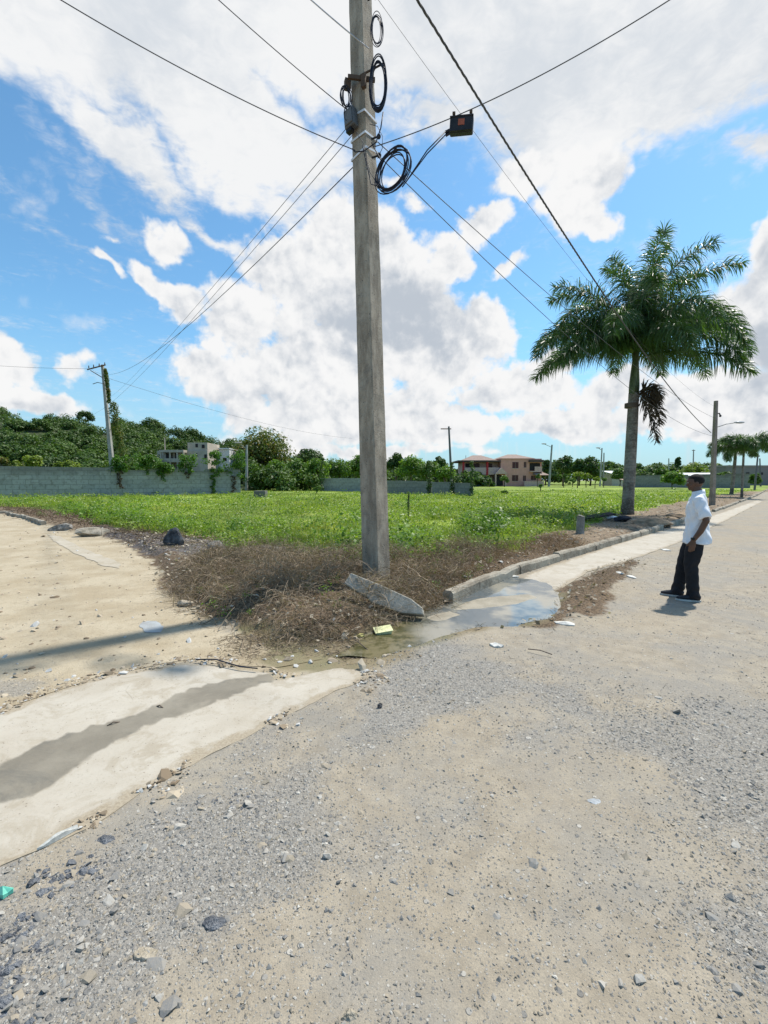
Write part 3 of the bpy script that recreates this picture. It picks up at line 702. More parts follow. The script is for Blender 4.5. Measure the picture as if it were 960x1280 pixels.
# chips beside the gutter slab edge
x, y = scatter(60000, -6, 2, 2.0, 6, lambda x, y, m: ((sdf(GUT1, x, y) < 0.05) & (sdf(GUT1, x, y) > -0.16)) * (fbm(x, y, 2.5, 90, 2) > -0.05) * 0.7, 35)
S = np.random.default_rng(6).lognormal(math.log(0.008), 0.6, len(x)).clip(0.003, 0.035)
tagp(link('concrete_chips', stones_mesh('concrete_chips', np.column_stack([x, y, np.maximum(Hh(x, y), np.where(sdf(GUT1, x, y) > 0, .013, -1)) + 0.004 + S * 0.1]), S, 0.4, 7), clod_m), 'broken chips along the edge of the concrete gutter', 'rubble', kind='stuff')

def rock(name, loc, size, m, label, seed, rz=0.0, cat='rock', sub=3, pointy=0.0, flat=False):
    import bmesh
    bm = bmesh.new(); bmesh.ops.create_icosphere(bm, subdivisions=sub, radius=1.0)
    rnd = random.Random(seed); planes = []
    for _ in range(11):
        nn = Vector((rnd.gauss(0, 1), rnd.gauss(0, 1), rnd.gauss(0, .8))).normalized(); planes.append((nn, rnd.uniform(.55, .9)))
    for v in bm.verts:
        co = v.co.copy()
        for nn, dd in planes:
            k = co.dot(nn)
            if k > dd: co -= nn * (k - dd)
        co *= 1 + 0.07 * math.sin(co.x * 9 + seed) * math.sin(co.y * 8 + seed * 2) + 0.03 * math.sin(co.z * 23 + co.x * 17)
        co.x *= size[0] / 2 * (1 - pointy * max(0, co.z) * .6); co.y *= size[1] / 2 * (1 - pointy * max(0, co.z) * .6); co.z = co.z * size[2] / 2
        v.co = co
    me = bpy.data.meshes.new(name); bm.to_mesh(me); bm.free()
    o = link(name, me, m); o.location = loc; o.rotation_euler = (0, 0, rz)
    return tagp(o, label, cat)
def onG(px, py, dz=0.0):
    q = G(px, py, 0.0)
    for _ in range(3): q = G(px, py, float(Hh(q.x, q.y)))
    return Vector((q.x, q.y, float(Hh(q.x, q.y)) + dz))
rock('rock', onG(219, 681, .1), (.55, .42, .66), dark_rock, 'dark upright boulder standing at the grass edge left of the pole', 3, pointy=.6)
rock('rock', onG(271, 691, .1), (.5, .4, .42), grey_rock, 'grey lumpy rock half sunk in the dry plants, second from the dark boulder', 5)
rock('rock', onG(232, 757, .03), (.25, .16, .11), pale_rock, 'small pale flat stone lying on the sandy dirt before the dry brush', 8)
rock('rock', onG(78, 663, .06), (.9, .6, .36), grey_rock, 'grey broken lump of kerb beside the side road, half in dry weeds', 9)
rock('rock', onG(117, 670, .1), (1.3, .5, .34), pale_rock, 'long pale concrete lump lying at the end of the left kerb', 12, rz=R(20))
rock('rock', onG(330, 693, .12), (.95, .5, .16), grey_rock, 'flat grey stone slab sticking out under green weeds', 14, rz=R(15))
rock('rock', onG(742, 1002, -.006), (.10, .075, .03), mat('bluish_stone', (.36, .38, .39), .85), 'flat bluish stone pressed into the middle of the road', 16)
rock('rock', onG(180, 1195, .0), (.09, .07, .035), pale_rock, 'pale angular stone in the gravel near the lower left', 18)
rock('rock', onG(268, 1155, .0), (.10, .075, .045), blue_rock, 'dark bluish stone in the gravel right of the pale angular one', 19)
rock('rock', onG(135, 1050, .0), (.10, .06, .04), blue_rock, 'dark bluish stone close below the concrete gutter edge', 20)
rock('rock', onG(20, 1230, -.008), (.26, .20, .035), blue_rock, 'broad flat dark slab of stone in the lower left gravel', 22)
rock('rock', onG(437, 1272, .0), (.07, .05, .04), pale_rock, 'rounded whitish pebble at the bottom edge of the road', 23)

# broken slab leaning at the foot of the pole
mb = MB()
prof = [(-.50, .04), (-.47, .19), (-.05, .17), (.35, .13), (.52, .07), (.55, 0), (.3, -.07), (-.1, -.07), (-.16, -.03), (-.38, .01)]
vs = [(x_, -.07, z_) for x_, z_ in prof] + [(x_ + .01, .07, z_) for x_, z_ in prof]; n = len(prof)
mb.add(vs, [tuple(range(n)), tuple(range(2 * n - 1, n - 1, -1))] + [(i, i + n, (i + 1) % n + n, (i + 1) % n) for i in range(n)])
o = mb.build('broken_kerb_slab', mat('slab_concrete', (0.42, 0.385, 0.32), 0.9, scale=6, bump=.6, base2=(0.25, 0.225, 0.18))); bevel(o, .012)
q = onG(476, 757); o.location = (q.x, q.y, .19); o.rotation_euler = (R(-30), R(15), R(-16))
tagp(o, 'broken concrete kerb slab leaning in dry brush at the foot of the pole', 'concrete slab')

# ------------------------------------------------------------------ voxel remesh helper
def remesh(o, vox, smooth=3, disp=None):
    m_ = o.modifiers.new('r', 'REMESH'); m_.mode = 'VOXEL'; m_.voxel_size = vox; m_.use_smooth_shade = True
    if smooth: s_ = o.modifiers.new('s', 'SMOOTH'); s_.iterations = smooth; s_.factor = .5
    dg = bpy.context.evaluated_depsgraph_get(); dg.update()
    ev = o.evaluated_get(dg); me = bpy.data.meshes.new_from_object(ev)
    o.modifiers.clear(); old = o.data; o.data = me; me.name = old.name
    if disp:
        n_ = len(me.vertices); co = np.empty(n_ * 3, np.float32); me.vertices.foreach_get('co', co); co = co.reshape(-1, 3)
        no = np.empty(n_ * 3, np.float32); me.vertices.foreach_get('normal', no); no = no.reshape(-1, 3)
        co = co + no * disp(co)[:, None]; me.vertices.foreach_set('co', co.astype(np.float32).ravel()); me.update()
    me.shade_smooth()
    return o

# ------------------------------------------------------------------ main utility pole
PB = G(471, 741); PBz = 0.0
def pp(z, dx=0.0, dy=0.0): return Vector((PB.x - 0.0262 * z + dx, PB.y + dy, z))
def zpix(py, Y=None): return at(470, py, PB.y if Y is None else Y).z
PR = R(-38.7)
pole = thing('utility_pole', (PB.x, PB.y, 0), 'tall weathered square concrete pole in the foreground with coiled cables', 'utility pole')
def side(z): return 0.305 - 0.0088 * z
mb = MB(); vs = []; rnd = random.Random(4)
zz = [-0.1] + [i * 0.22 for i in range(1, 53)]
for z in zz:
    s_ = side(z) / 2; c_ = 0.018
    q = pp(z) - Vector((PB.x, PB.y, 0)); M2 = Matrix.Rotation(PR, 3, 'Z')
    for (a, b_) in ((s_ - c_, -s_), (s_, -s_ + c_), (s_, s_ - c_), (s_ - c_, s_), (-s_ + c_, s_), (-s_, s_ - c_), (-s_, -s_ + c_), (-s_ + c_, -s_)):
        chip = rnd.uniform(-.004, .003) - (0.012 if rnd.random() < 0.05 else 0)
        k = 1 + chip / s_
        vs.append(M2 @ Vector((a * k, b_ * k, 0)) + q)
fs = [(i * 8 + k, i * 8 + (k + 1) % 8, (i + 1) * 8 + (k + 1) % 8, (i + 1) * 8 + k) for i in range(len(zz) - 1) for k in range(8)]
fs.append(tuple(range((len(zz) - 1) * 8, len(zz) * 8)))
mb.add(vs, fs); mb.build('shaft', concrete_pole, pole)
O = Vector((PB.x, PB.y, 0))
def strap(py, tilt=0.0, w=0.028):
    z = zpix(py); s_ = side(z) / 2 + .004; mb = MB(); M2 = Matrix.Rotation(PR, 3, 'Z'); q = pp(z) - O
    cs = [(s_, -s_), (s_, s_), (-s_, s_), (-s_, -s_)]
    ring = []
    for (a, b_) in cs:
        v = M2 @ Vector((a, b_, 0)); ring.append(v)
    vs = []
    for v in ring:
        o_ = v.normalized() * .006; zt = tilt * v.x
        vs += [v + q + Vector((0, 0, zt - w / 2)), v + q + Vector((0, 0, zt + w / 2)), v + o_ + q + Vector((0, 0, zt + w / 2)), v + o_ + q + Vector((0, 0, zt - w / 2))]
    fs = []
    for i in range(4):
        j = (i + 1) % 4
        for k in range(4): fs.append((i * 4 + k, j * 4 + k, j * 4 + (k + 1) % 4, i * 4 + (k + 1) % 4))
    mb.add(vs, fs); return mb.build('strap', white_strap, pole)
for py, tl in ((150, -.1), (177, .12), (196, .35)): strap(py, tl)
# bracket with a rod through it, bolts, clamps
zb = zpix(112)
mb = MB(); q = pp(zb) - O
mb.box(q + Vector((-.01, -.17, 0)), (.36, .035, .05), rz=R(8)); mb.box(q + Vector((.02, -.19, -.05)), (.06, .05, .16), rz=R(-20)); mb.box(q + Vector((-.2, -.1, -.02)), (.08, .07, .12), rz=R(20))
mb.build('bracket', rust, pole)
mb = MB(); mb.loft([q + Vector((-.02, -.19, .02)), q + Vector((.3, -.2, .17))], .013, 8); mb.build('bracket_arm', rust, pole)
for py in (12, 205, 182):
    z = zpix(py); q = pp(z) - O; mb = MB(); mb.loft([q + Vector((.10, -.12, 0)), q + Vector((.19, -.16, 0))], .012, 8); mb.ball(q + Vector((.20, -.165, 0)), (.03, .03, .035), 8); mb.build('insulator', black_plastic, pole)
# junction box on the left face
bq = pp(zpix(157), -.17, -.11)
jb = thing('junction_box', bq, 'small dark grey box fixed to the left face of the tall pole', 'junction box')
mb = MB(); mb.box((0, 0, 0), (.17, .10, .24)); o = mb.build('body', mat('box_grey', (.10, .105, .11), .6), jb); bevel(o, .015)
mb = MB(); mb.box((.0, -.058, .0), (.13, .02, .19)); o = mb.build('cover', mat('box_grey2', (.13, .135, .14), .6), jb); bevel(o, .008)
mb = MB(); mb.box((-.03, 0, -.14), (.09, .07, .05)); mb.build('cable_entry', black_plastic, jb)
jb.rotation_euler = (0, R(-6), R(-38))

def sagline(p0, p1, sag, n=28):
    p0, p1 = Vector(p0), Vector(p1)
    return [p0.lerp(p1, i / n) - Vector((0, 0, sag * 4 * (i / n) * (1 - i / n))) for i in range(n + 1)]
def cable(pts, r, label, m=None, name='cable', cat='cable', group=None, twist=0):
    mb = MB(); o0 = Vector(pts[0]); pts = [Vector(p) - o0 for p in pts]
    if twist:
        fine = []; 
        for i in range(len(pts) - 1):
            for k in range(10): fine.append(pts[i].lerp(pts[i + 1], k / 10))
        acc = 0
        for s_ in range(3):
            ph = s_ * 2.094; q = []; acc = 0
            for i, p in enumerate(fine):
                if i: acc += (p - fine[i - 1]).length
                t = (fine[min(i + 1, len(fine) - 1)] - fine[max(i - 1, 0)]).normalized(); a = t.orthogonal().normalized(); a = (Vector((0, 0, 1)) - t * t.z).normalized(); b2 = t.cross(a)
                w_ = acc / twist * 2 * math.pi + ph; q.append(p + (a * math.cos(w_) + b2 * math.sin(w_)) * r * 1.1)
            mb.loft(q, r, 6)
    else: mb.loft(pts, r, 6)
    o = mb.build(name, m or grey_wire, smooth=True); o.location = o0
    return tagp(o, label, cat, group)
def atz(px, py, Z): return G(px, py, Z)
# cables that meet the tall pole
z192 = zpix(192)
cable(sagline(pp(zpix(196), -.12, -.12), atz(40, -22, 7.0), .10), .006, 'thin cable from the white pole band to the upper left corner', name='cable')
cable(sagline(pp(zpix(152), -.14, -.12), atz(235, -35, 7.6), .03), .0055, 'thin cable rising left from the grey box on the pole, second from the left corner')
cable(sagline(pp(zpix(75), .10, -.16), atz(345, -40, 8.1), .02), .008, 'silvery stranded cable crossing the pole near its top', m=mat('galvanised', (.5, .5, .52), .4, metal=.6, bump=0))
LPT = at(128, 457, 47)
cable(sagline(pp(zpix(205), -.12, .0), at(114, 461, 46.6), 1.5), .007, 'long sagging cable from the tall pole to the vine covered pole')
cable(sagline(pp(zpix(140), -.12, .1), at(132, 500, 60), .5, 40), .005, 'highest of the two faint cables running down left behind the tall pole')
cable(sagline(pp(zpix(152), -.1, .14), at(110, 520, 55), .8, 40), .005, 'lower of the two faint cables running down left behind the tall pole')
cable(sagline(at(-120, 446, 50), at(113, 461, 46.6), .3), .013, 'wire from the left edge to the crossarm of the vine covered pole')
cable(sagline(at(136, 473, 47), at(440, 548, 95), 1.0), .014, 'thin wire running right from the vine covered pole above the trees')
# messenger wire with the closure
w0, w1 = pp(zpix(192), .12, -.12), atz(880, -28, 6.9)
wl = sagline(w0, w1, .16)
cable(wl, .006, 'straight wire carrying the black closure to the upper right')
tb = min(wl, key=lambda p: abs((p - EYE).dot(Vector((0, math.cos(PITCH), -math.sin(PITCH)))) and (480 + F * p.x / (p.y * math.cos(PITCH) - (p.z - EYE.z) * math.sin(PITCH)) - 573)))
dirw = (w1 - w0).normalized(); azw = math.atan2(dirw.y, dirw.x)
cb = thing('splice_closure', tb + Vector((0, 0, -.15)), 'black ribbed plastic box with faded orange label hanging from a wire', 'cable box')
cb.rotation_euler = (R(8), R(4), azw + R(8)); cb.scale = (.88, .88, .88)
mb = MB(); mb.box((0, 0, 0), (.33, .13, .20)); o = mb.build('body', black_plastic, cb); bevel(o, .02)
mb = MB(); mb.box((0, -.07, 0), (.29, .02, .16)); mb.box((0, -.072, .085), (.33, .035, .02)); mb.box((0, -.072, -.085), (.33, .035, .02))
o = mb.build('lid', black_plastic, cb); bevel(o, .006)
mb = MB(); mb.box((-.0, -.0835, .01), (.09, .006, .075)); mb.build('label_plate', mat('orange_label', (.32, .09, .05), .6), cb)
for xo in (-.12, .12):
    mb = MB(); mb.loft([(xo, 0, .09), (xo, 0, .17)], .012, 6); mb.box((xo, 0, .165), (.04, .04, .03)); mb.build('hanger', rust, cb)
mb = MB(); mb.loft([(-.15, 0, -.03), (-.23, 0, -.06)], (.022), 8); mb.loft([(-.15, 0, -.07), (-.22, 0, -.10)], (.018), 8); mb.build('cable_gland', black_plastic, cb)

def coil(c, rx, rz, az, turns, r, label, jit=.02, seed=1, m=None, tilt=0, extra=()):
    rn = random.Random(seed); mb = MB(); X_ = Vector((math.cos(az), math.sin(az), 0)); Z_ = (Vector((0, 0, 1)) + X_ * tilt).normalized(); N_ = X_.cross(Z_)
    pts = []
    a1 = b1 = n1_ = c1 = 0
    for t in range(turns):
        a2, b2, n2_, c2 = (rn.uniform(-jit, jit) * rx * 14, rn.uniform(-jit, jit) * rz * 7, rn.uniform(-jit, jit) * 1.8, rn.uniform(-jit, jit) * 1.5 + abs(a1) * .2)
        for k in range(26):
            f = k / 26; f_ = f * f * (3 - 2 * f); an = 2 * math.pi * f + math.pi / 2
            ra = rx + a1 + (a2 - a1) * f_; rb = rz + b1 + (b2 - b1) * f_
            pts.append(X_ * (ra * math.cos(an)) + Z_ * (rb * math.sin(an) + (c1 + (c2 - c1) * f_) - .35 * rz * 0) + N_ * (n1_ + (n2_ - n1_) * f_))
        a1, b1, n1_, c1 = a2, b2, n2_, c2
    mb.loft(pts, r, 5)
    for e in extra: mb.loft([Vector(p) - Vector(c) for p in e], r, 5)
    o = mb.build('cable_coil', m or black_cable, smooth=True); o.location = c
    return tagp(o, label, 'cable coil')
cc = at(491, 212, PB.y - .55); tbk = cb.location
coil(cc, .185, .24, R(-18), 9, .0075, 'big loose loop of black cable between the pole and the hanging black box', jit=.022, seed=2, tilt=.25,
     extra=[[tbk + Vector((-.2, .02, -.05)), tbk.lerp(cc, .5) + Vector((0, 0, -.03)), cc + Vector((.16, 0, -.16))], [tbk + Vector((-.2, .02, -.09)), tbk.lerp(cc, .5) + Vector((0, 0, -.07)), cc + Vector((.12, 0, -.21))],
            [cc + Vector((-.17, 0, -.2)), cc + Vector((-.28, .25, -.02)), pp(zpix(196), -.02, -.22)], [cc + Vector((.05, 0, .26)), cc + Vector((-.15, .1, .18)), pp(zpix(190), .1, -.17)]])
coil(at(473, 108, PB.y - .25), .10, .31, R(-10), 9, .0075, 'tall narrow coil of black cable hung on the right of the pole bracket', jit=.024, seed=3)
coil(at(471, 38, PB.y - .12), .07, .18, R(15), 7, .0045, 'small thin wire coil near the top right of the pole', jit=.02, seed=5)
coil(at(432, 122, PB.y - .15), .07, .12, R(30), 8, .005, 'small messy bundle of wire left of the pole bracket', jit=.03, seed=6)
coil(at(434, 140, PB.y - .15), .05, .10, R(-30), 3, .005, 'thin wire loop just above the grey box on the pole', jit=.02, seed=7)
cable([at(479, 140, PB.y - .2), at(476, 160, PB.y - .2), at(470, 178, PB.y - .22), at(455, 189, PB.y - .25), at(444, 190, PB.y - .22), at(440, 186, PB.y - .2)], .008, 'short black cable drooping across the pole between the white bands', m=black_cable)
cable([at(462, 155, PB.y - .2), at(472, 158, PB.y - .2), at(478, 170, PB.y - .2), at(478, 185, PB.y - .2), at(472, 198, PB.y - .2)], .004, 'thin wire hanging in a curve right of the white bands', m=black_cable)
cable([at(445, 165, PB.y - .24), at(455, 180, PB.y - .25), at(462, 215, PB.y - .25), at(474, 233, PB.y - .4)], .004, 'thin wire running down the pole face to the big loop', m=black_cable)

# ------------------------------------------------------------------ right roadside pole
RP = G(890, 634)
rpo = thing('utility_pole', (RP.x, RP.y, 0), 'bare concrete pole on the verge right of the man, with a street lamp arm', 'utility pole')
rt = at(895, 501, RP.y) - RP; 
mb = MB(); mb.loft([(0, 0, -.1), (rt.x, 0, rt.z)], [(.17, .17), (.11, .11)], 4, ref=(0.6, .8, 0)); o = mb.build('shaft', mat('brown_pole', (.33, .28, .23), .9, scale=2, base2=(.2, .165, .13)), rpo)
mb = MB(); q = at(896, 534, RP.y) - RP; e = at(921, 528, RP.y - .6) - RP; mb.loft([q, q.lerp(e, .5) + Vector((0, 0, .05)), e], .025, 6); mb.build('lamp_arm', mat('arm_steel', (.4, .41, .42), .5, metal=.4, bump=0), rpo)
mb = MB(); mb.ball(e + Vector((.15, 0, 0)), (.33, .11, .07), 10); mb.build('lamp_head', mat('lamp_grey', (.42, .44, .45), .4, bump=0), rpo)
mb = MB(); q = at(897, 517, RP.y) - RP; mb.loft([q, q + Vector((.10, 0, .02)), q + Vector((.16, 0, -.10))], .04, 6); mb.ball(q + Vector((.17, 0, -.14)), .07, 8); mb.build('insulator', black_plastic, rpo)
# heavy twisted cable and two line wires
h0 = atz(500, -35, 8.3); h1 = at(889, 541, RP.y)
cable(sagline(h0, h1, .62, 60), .0095, 'thick twisted black cable crossing the sky down to the roadside pole', m=grey_wire, name='twisted_cable', twist=.42)
cable(sagline(pp(zpix(172), .12, .0), at(892, 522, RP.y), .42, 40), .0065, 'upper of two thin wires dropping right from the tall pole behind the palm')
cable(sagline(pp(zpix(188), .12, .0), at(892, 545, RP.y), .75, 40), .0065, 'lower of two thin wires dropping right from the tall pole behind the palm')
cable(sagline(atz(455, -25, 9.5), at(893, 508, RP.y), .9, 40), .0035, 'faint highest wire passing right of the tall pole towards the palm')

# ------------------------------------------------------------------ vine covered pole on the left
vp0 = at(143, 600, 47); vp0.z = 0
vpo = thing('utility_pole', vp0, 'grey concrete pole behind the left block wall with crossarm and climbing vine', 'utility pole')
tp = at(128, 456, 47) - vp0
mb = MB(); mb.loft([(0, 0, 0), tp], [(.30, .30), (.15, .15)], 4, ref=(.7, .7, 0)); mb.build('shaft', far_pole_m, vpo)
mb = MB(); a = at(109, 462, 46.6) - vp0; mb.loft([a, at(132, 456, 46.8) - vp0], .07, 4); mb.build('crossarm', rust, vpo)
mb = MB(); mb.loft([at(113, 463, 46.7) - vp0, at(128, 472, 46.8) - vp0], .04, 4); mb.build('brace', rust, vpo)
for px in (111, 117, 124, 131):
    mb = MB(); q = at(px, 459.5 - (px - 111) * .2, 46.7) - vp0; mb.loft([q + Vector((0, 0, -.05)), q + Vector((0, 0, .2))], [.06, .04], 6); mb.build('insulator', rust, vpo)
mb = MB(); mb.loft([at(131, 480, 46.7) - vp0, at(122, 478, 46.6) - vp0, at(116, 480, 46.5) - vp0], .035, 6); mb.build('lamp_arm', rust, vpo)
def farpole(pt, pb, Y, r, label, arm=None, lamp=None, cols=far_pole_m, group=None):
    b0 = at(pb[0], pb[1], Y); b0.z = 0
    o = thing('utility_pole', b0, label, 'utility pole', group); t_ = at(pt[0], pt[1], Y) - b0
    mb = MB(); mb.loft([(0, 0, -.1), t_], [r, r * .62], 6); mb.build('shaft', cols, o)
    k = Y / F
    if arm: mb = MB(); mb.loft([t_ + Vector((arm[0] * k, 0, arm[2] * k)), t_ + Vector((arm[1] * k, 0, arm[2] * k))], .10, 4); mb.build('crossarm', rust, o)
    if lamp:
        mb = MB(); e = t_ + Vector((lamp[0] * k, -.5, lamp[1] * k)); mb.loft([t_ + Vector((0, 0, -.6)), e], .06, 5); mb.build('lamp_arm', cols, o)
        mb = MB(); mb.ball(e, (.6, .25, .14), 8); mb.build('lamp_head', cols, o)
    return o
farpole((308.5, 556), (308, 604), 66, .24, 'pale pole with small lamp arm at the right end of the left wall', lamp=(-9, 2))
farpole((561, 533), (565, 600), 90, .28, 'dark thin pole with crossarm rising left of the pink house', arm=(-10, 3, -3), cols=mat('dark_pole', (.14, .14, .15), .8))
farpole((690, 556), (686, 608), 105, .30, 'grey pole right of the pink house with a lamp arm to the left', lamp=(-11, 1))
farpole((752.5, 560), (750, 606), 110, .24, 'grey pole left of the palm trunk, taller of the close pair', lamp=(-6, 0))
farpole((755, 566), (754, 606), 116, .24, 'shorter grey pole right beside the taller one left of the palm')
farpole((793.5, 565), (793, 606), 110, .22, 'thin grey pole just right of the big palm trunk')
farpole((836, 573), (836, 604), 130, .24, 'thin grey pole standing among the far trees left of the man')
farpole((867, 562), (866, 604), 140, .26, 'slender far pole above the man with tiny crossarm', arm=(-2, 2, -1))
farpole((947.5, 567), (943, 614), 66, .16, 'leaning dark roadside pole right of the small palms', cols=MATS['dark_pole'], arm=(-2, 2, -3))
farpole((949.8, 573), (951, 607), 105, .2, 'thinner far roadside pole behind the leaning dark one', cols=MATS['dark_pole'])

# ------------------------------------------------------------------ block walls
def block_mat(name, c1, c2, mortar, stain):
    m = bpy.data.materials.new(name); m.use_nodes = True
    T = NT(m.node_tree); b = T.n['Principled BSDF']; p = T.pos()
    s_ = T.new('ShaderNodeSeparateXYZ'); T.l.new(p, s_.inputs[0]); cb_ = T.new('ShaderNodeCombineXYZ'); T.l.new(s_.outputs[0], cb_.inputs[0]); T.l.new(s_.outputs[2], cb_.inputs[1])
    br_ = T.new('ShaderNodeTexBrick'); T.l.new(cb_.outputs[0], br_.inputs['Vector']); br_.inputs['Scale'].default_value = 1
    br_.inputs['Brick Width'].default_value = .9; br_.inputs['Row Height'].default_value = .42; br_.inputs['Mortar Size'].default_value = .018; br_.inputs['Mortar Smooth'].default_value = .3; br_.inputs['Bias'].default_value = 0
    T.put(br_.inputs['Color1'], c1); T.put(br_.inputs['Color2'], c2); T.put(br_.inputs['Mortar'], mortar)
    n = T.noise(p, .7, 5, .65); n2_ = T.noise(p, 5, 5, .6)
    c = T.mix(T.m('MULTIPLY', T.ss(n2_, .45, .7), .5), br_.outputs[0], stain)
    top = T.m('ADD', s_.outputs[2], T.m('MULTIPLY', T.m('SUBTRACT', n, .5), 1.6))
    c = T.mix(T.m('MULTIPLY', T.ss(top, 1.9, 2.7), .6), c, stain)
    T.l.new(c, b.inputs['Base Color']); b.inputs['Roughness'].default_value = .95
    T.l.new(T.bump(T.m('ADD', T.m('MULTIPLY', br_.outputs['Fac'], -1), n2_), .5, .02), b.inputs['Normal'])
    return m
bm1 = block_mat('grey_block', (.30, .305, .285), (.38, .38, .355), (.18, .185, .17), (.13, .12, .10))
bm2 = block_mat('dull_block', (.23, .225, .21), (.28, .27, .25), (.17, .165, .15), (.13, .12, .095))
def wall(pa, Ya, pb_, Yb, h0, h1, m, label, cat='wall', name='block_wall', t=.2, step=True):
    a = at(pa, 600, Ya); b_ = at(pb_, 600, Yb); a.z = b_.z = 0; d_ = b_ - a; L = d_.length; mb = MB(); rn = random.Random(int(pa) + 5)
    n = max(2, int(L / 1.8)); x0 = 0
    for i in range(n):
        x1_ = L * (i + 1) / n; h = h0 + (h1 - h0) * (i / n) + (rn.choice([0, 0, 0, -.21, .0]) if step else 0)
        mb.box(((x0 + x1_) / 2, 0, h / 2 - .1), (x1_ - x0, t, h + .2)); x0 = x1_
    o = mb.build(name, m); o.location = a; o.rotation_euler = (0, 0, math.atan2(d_.y, d_.x)); return tagp(o, label, cat)
wall(-260, 31, 300, 50, 2.82, 2.82, bm1, 'long grey concrete block wall along the left side of the grass lot')
wall(401, 62, 462, 60, 1.9, 1.9, bm1, 'short smooth pale grey wall seen just left of the tall pole', step=False)
wall(484, 52, 540, 47, 1.6, 1.5, bm2, 'low dark block wall in the weeds right of the tall pole', step=False)
wall(541, 46.5, 591, 43, 1.45, 1.3, bm2, 'low paler block wall with vine columns left of the pink house', step=False)
wall(788, 92, 938, 84, 2.6, 2.9, bm2, 'long grey wall behind the field on the right, behind the man')
rfm = mat('white_roofing', (.7, .71, .7), .5, bump=.1)
# shed roofs behind the right wall
def shed(px0, px1, ytop, Y, hh, label, roofm, wallm):
    a, b_ = at(px0, 600, Y), at(px1, 600, Y); L = b_.x - a.x; zt = at(px0, ytop, Y).z
    o = thing('shed', ((a.x + b_.x) / 2, Y + 3, 0), label, 'shed')
    mb = MB(); mb.box((0, 0, (zt - .4) / 2), (L, 5, zt - .4)); mb.build('wall', wallm, o)
    mb = MB(); mb.add([(-L / 2 - .3, -2.9, zt - .5), (L / 2 + .3, -2.9, zt - .5), (L / 2 + .3, 2.9, zt + .3), (-L / 2 - .3, 2.9, zt + .3)] + [(-L / 2 - .3, -2.9, zt - .38), (L / 2 + .3, -2.9, zt - .38), (L / 2 + .3, 2.9, zt + .42), (-L / 2 - .3, 2.9, zt + .42)],
                      [(3, 2, 1, 0), (4, 5, 6, 7), (0, 1, 5, 4), (1, 2, 6, 5), (2, 3, 7, 6), (3, 0, 4, 7)]); mb.build('roof', roofm, o)
shed(868, 913, 593, 92, 3, 'low shed with white sheet roof behind the right wall', rfm, bm2)
shed(766, 780, 590, 118, 3, 'small pale shed far away between palm trunk and poles', rfm, mat('pale_plaster', (.55, .5, .46), .9))
shed(793, 799, 601, 100, 3, 'tiny hut with a brownish roof right of the big palm trunk', mat('brown_roof', (.45, .33, .26), .9), MATS['pale_plaster'])

# ------------------------------------------------------------------ buildings
pink = mat('pink_plaster', (.72, .36, .29), .85, scale=1.5, bump=.1, base2=(.62, .31, .25)); red = mat('red_paint', (.50, .035, .04), .6, bump=0)
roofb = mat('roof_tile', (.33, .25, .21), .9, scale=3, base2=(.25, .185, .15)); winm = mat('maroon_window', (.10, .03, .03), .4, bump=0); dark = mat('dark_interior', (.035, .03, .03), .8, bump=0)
slabm = mat('dark_slab', (.12, .08, .07), .8, bump=0); pale_pink = mat('pale_pink', (.66, .44, .37), .85, bump=0); blue = mat('blue_paint', (.03, .12, .32), .5, bump=0)
HY = 108.0; hs = HY / F; hb = at(628, 600, HY)
house = thing('house', (hb.x, HY, 0), 'two storey pink house with red pillars and brown hipped roofs beyond the field', 'house')
def hx(px): return (px - 628) * hs
def hzz(py): return 1.66 + (600 - py) * hs
def hbox(x0, x1, yt, yb, dep0, dep1, mb): 
    z0, z1 = hzz(yb), hzz(yt); mb.box(((hx(x0) + hx(x1)) / 2, (dep0 + dep1) / 2, (z0 + z1) / 2), (hx(x1) - hx(x0), dep1 - dep0, z1 - z0)); return mb
hbox(581, 626, 577, 609, 2.5, 10, MB()).build('left_wing', pale_pink, house)
hbox(625.5, 676.5, 573.5, 609, 0, 9.6, MB()).build('right_wing', pink, house)
def hip(x0, x1, yb, ya, d0, d1, over=.8):
    z0, z1 = hzz(yb), hzz(ya); a0, a1 = hx(x0) - over, hx(x1) + over; b0, b1 = d0 - over, d1 + over; mid = (b0 + b1) / 2; ins_ = (a1 - a0) * .38
    mb = MB(); mb.add([(a0, b0, z0), (a1, b0, z0), (a1, b1, z0), (a0, b1, z0), (a0 + ins_, mid, z1), (a1 - ins_, mid, z1)], [(0, 1, 5, 4), (1, 2, 5), (2, 3, 4, 5), (3, 0, 4), (3, 2, 1, 0)])
    return mb.build('roof', roofb, house)
hip(582, 620, 576, 568, 1, 9); hip(628, 664, 573.3, 567, .5, 9)
hbox(572, 625, 575.6, 577.3, -.5, 10.4, MB()).build('roof_slab', slabm, house)
hbox(577, 625, 591, 593.4, 0, 2.5, MB()).build('balcony_floor', pale_pink, house)
o = hbox(579.5, 608, 584.5, 591, 0, .15, MB()); o.build('balcony_railing', pale_pink, house); hbox(610, 624, 584.5, 591, 0, .15, MB()).build('balcony_railing', pale_pink, house)
for x_ in (578, 607.7): hbox(x_, x_ + 2.4, 577.5, 609, -.12, .3, MB()).build('pillar', red, house)
for x0, x1 in ((584, 590), (594.5, 602), (612, 618)): hbox(x0, x1, 579, 589, 2.43, 2.6, MB()).build('window', winm if x0 > 591 else dark, house)
hbox(592.5, 606, 595, 609, 2.4, 2.6, MB()).build('garage_door', dark, house); hbox(592.5, 605, 601, 608, 1.2, 1.6, MB()).build('blue_panel', blue, house)
hbox(583, 590, 595, 608, 2.4, 2.6, MB()).build('window', dark, house)
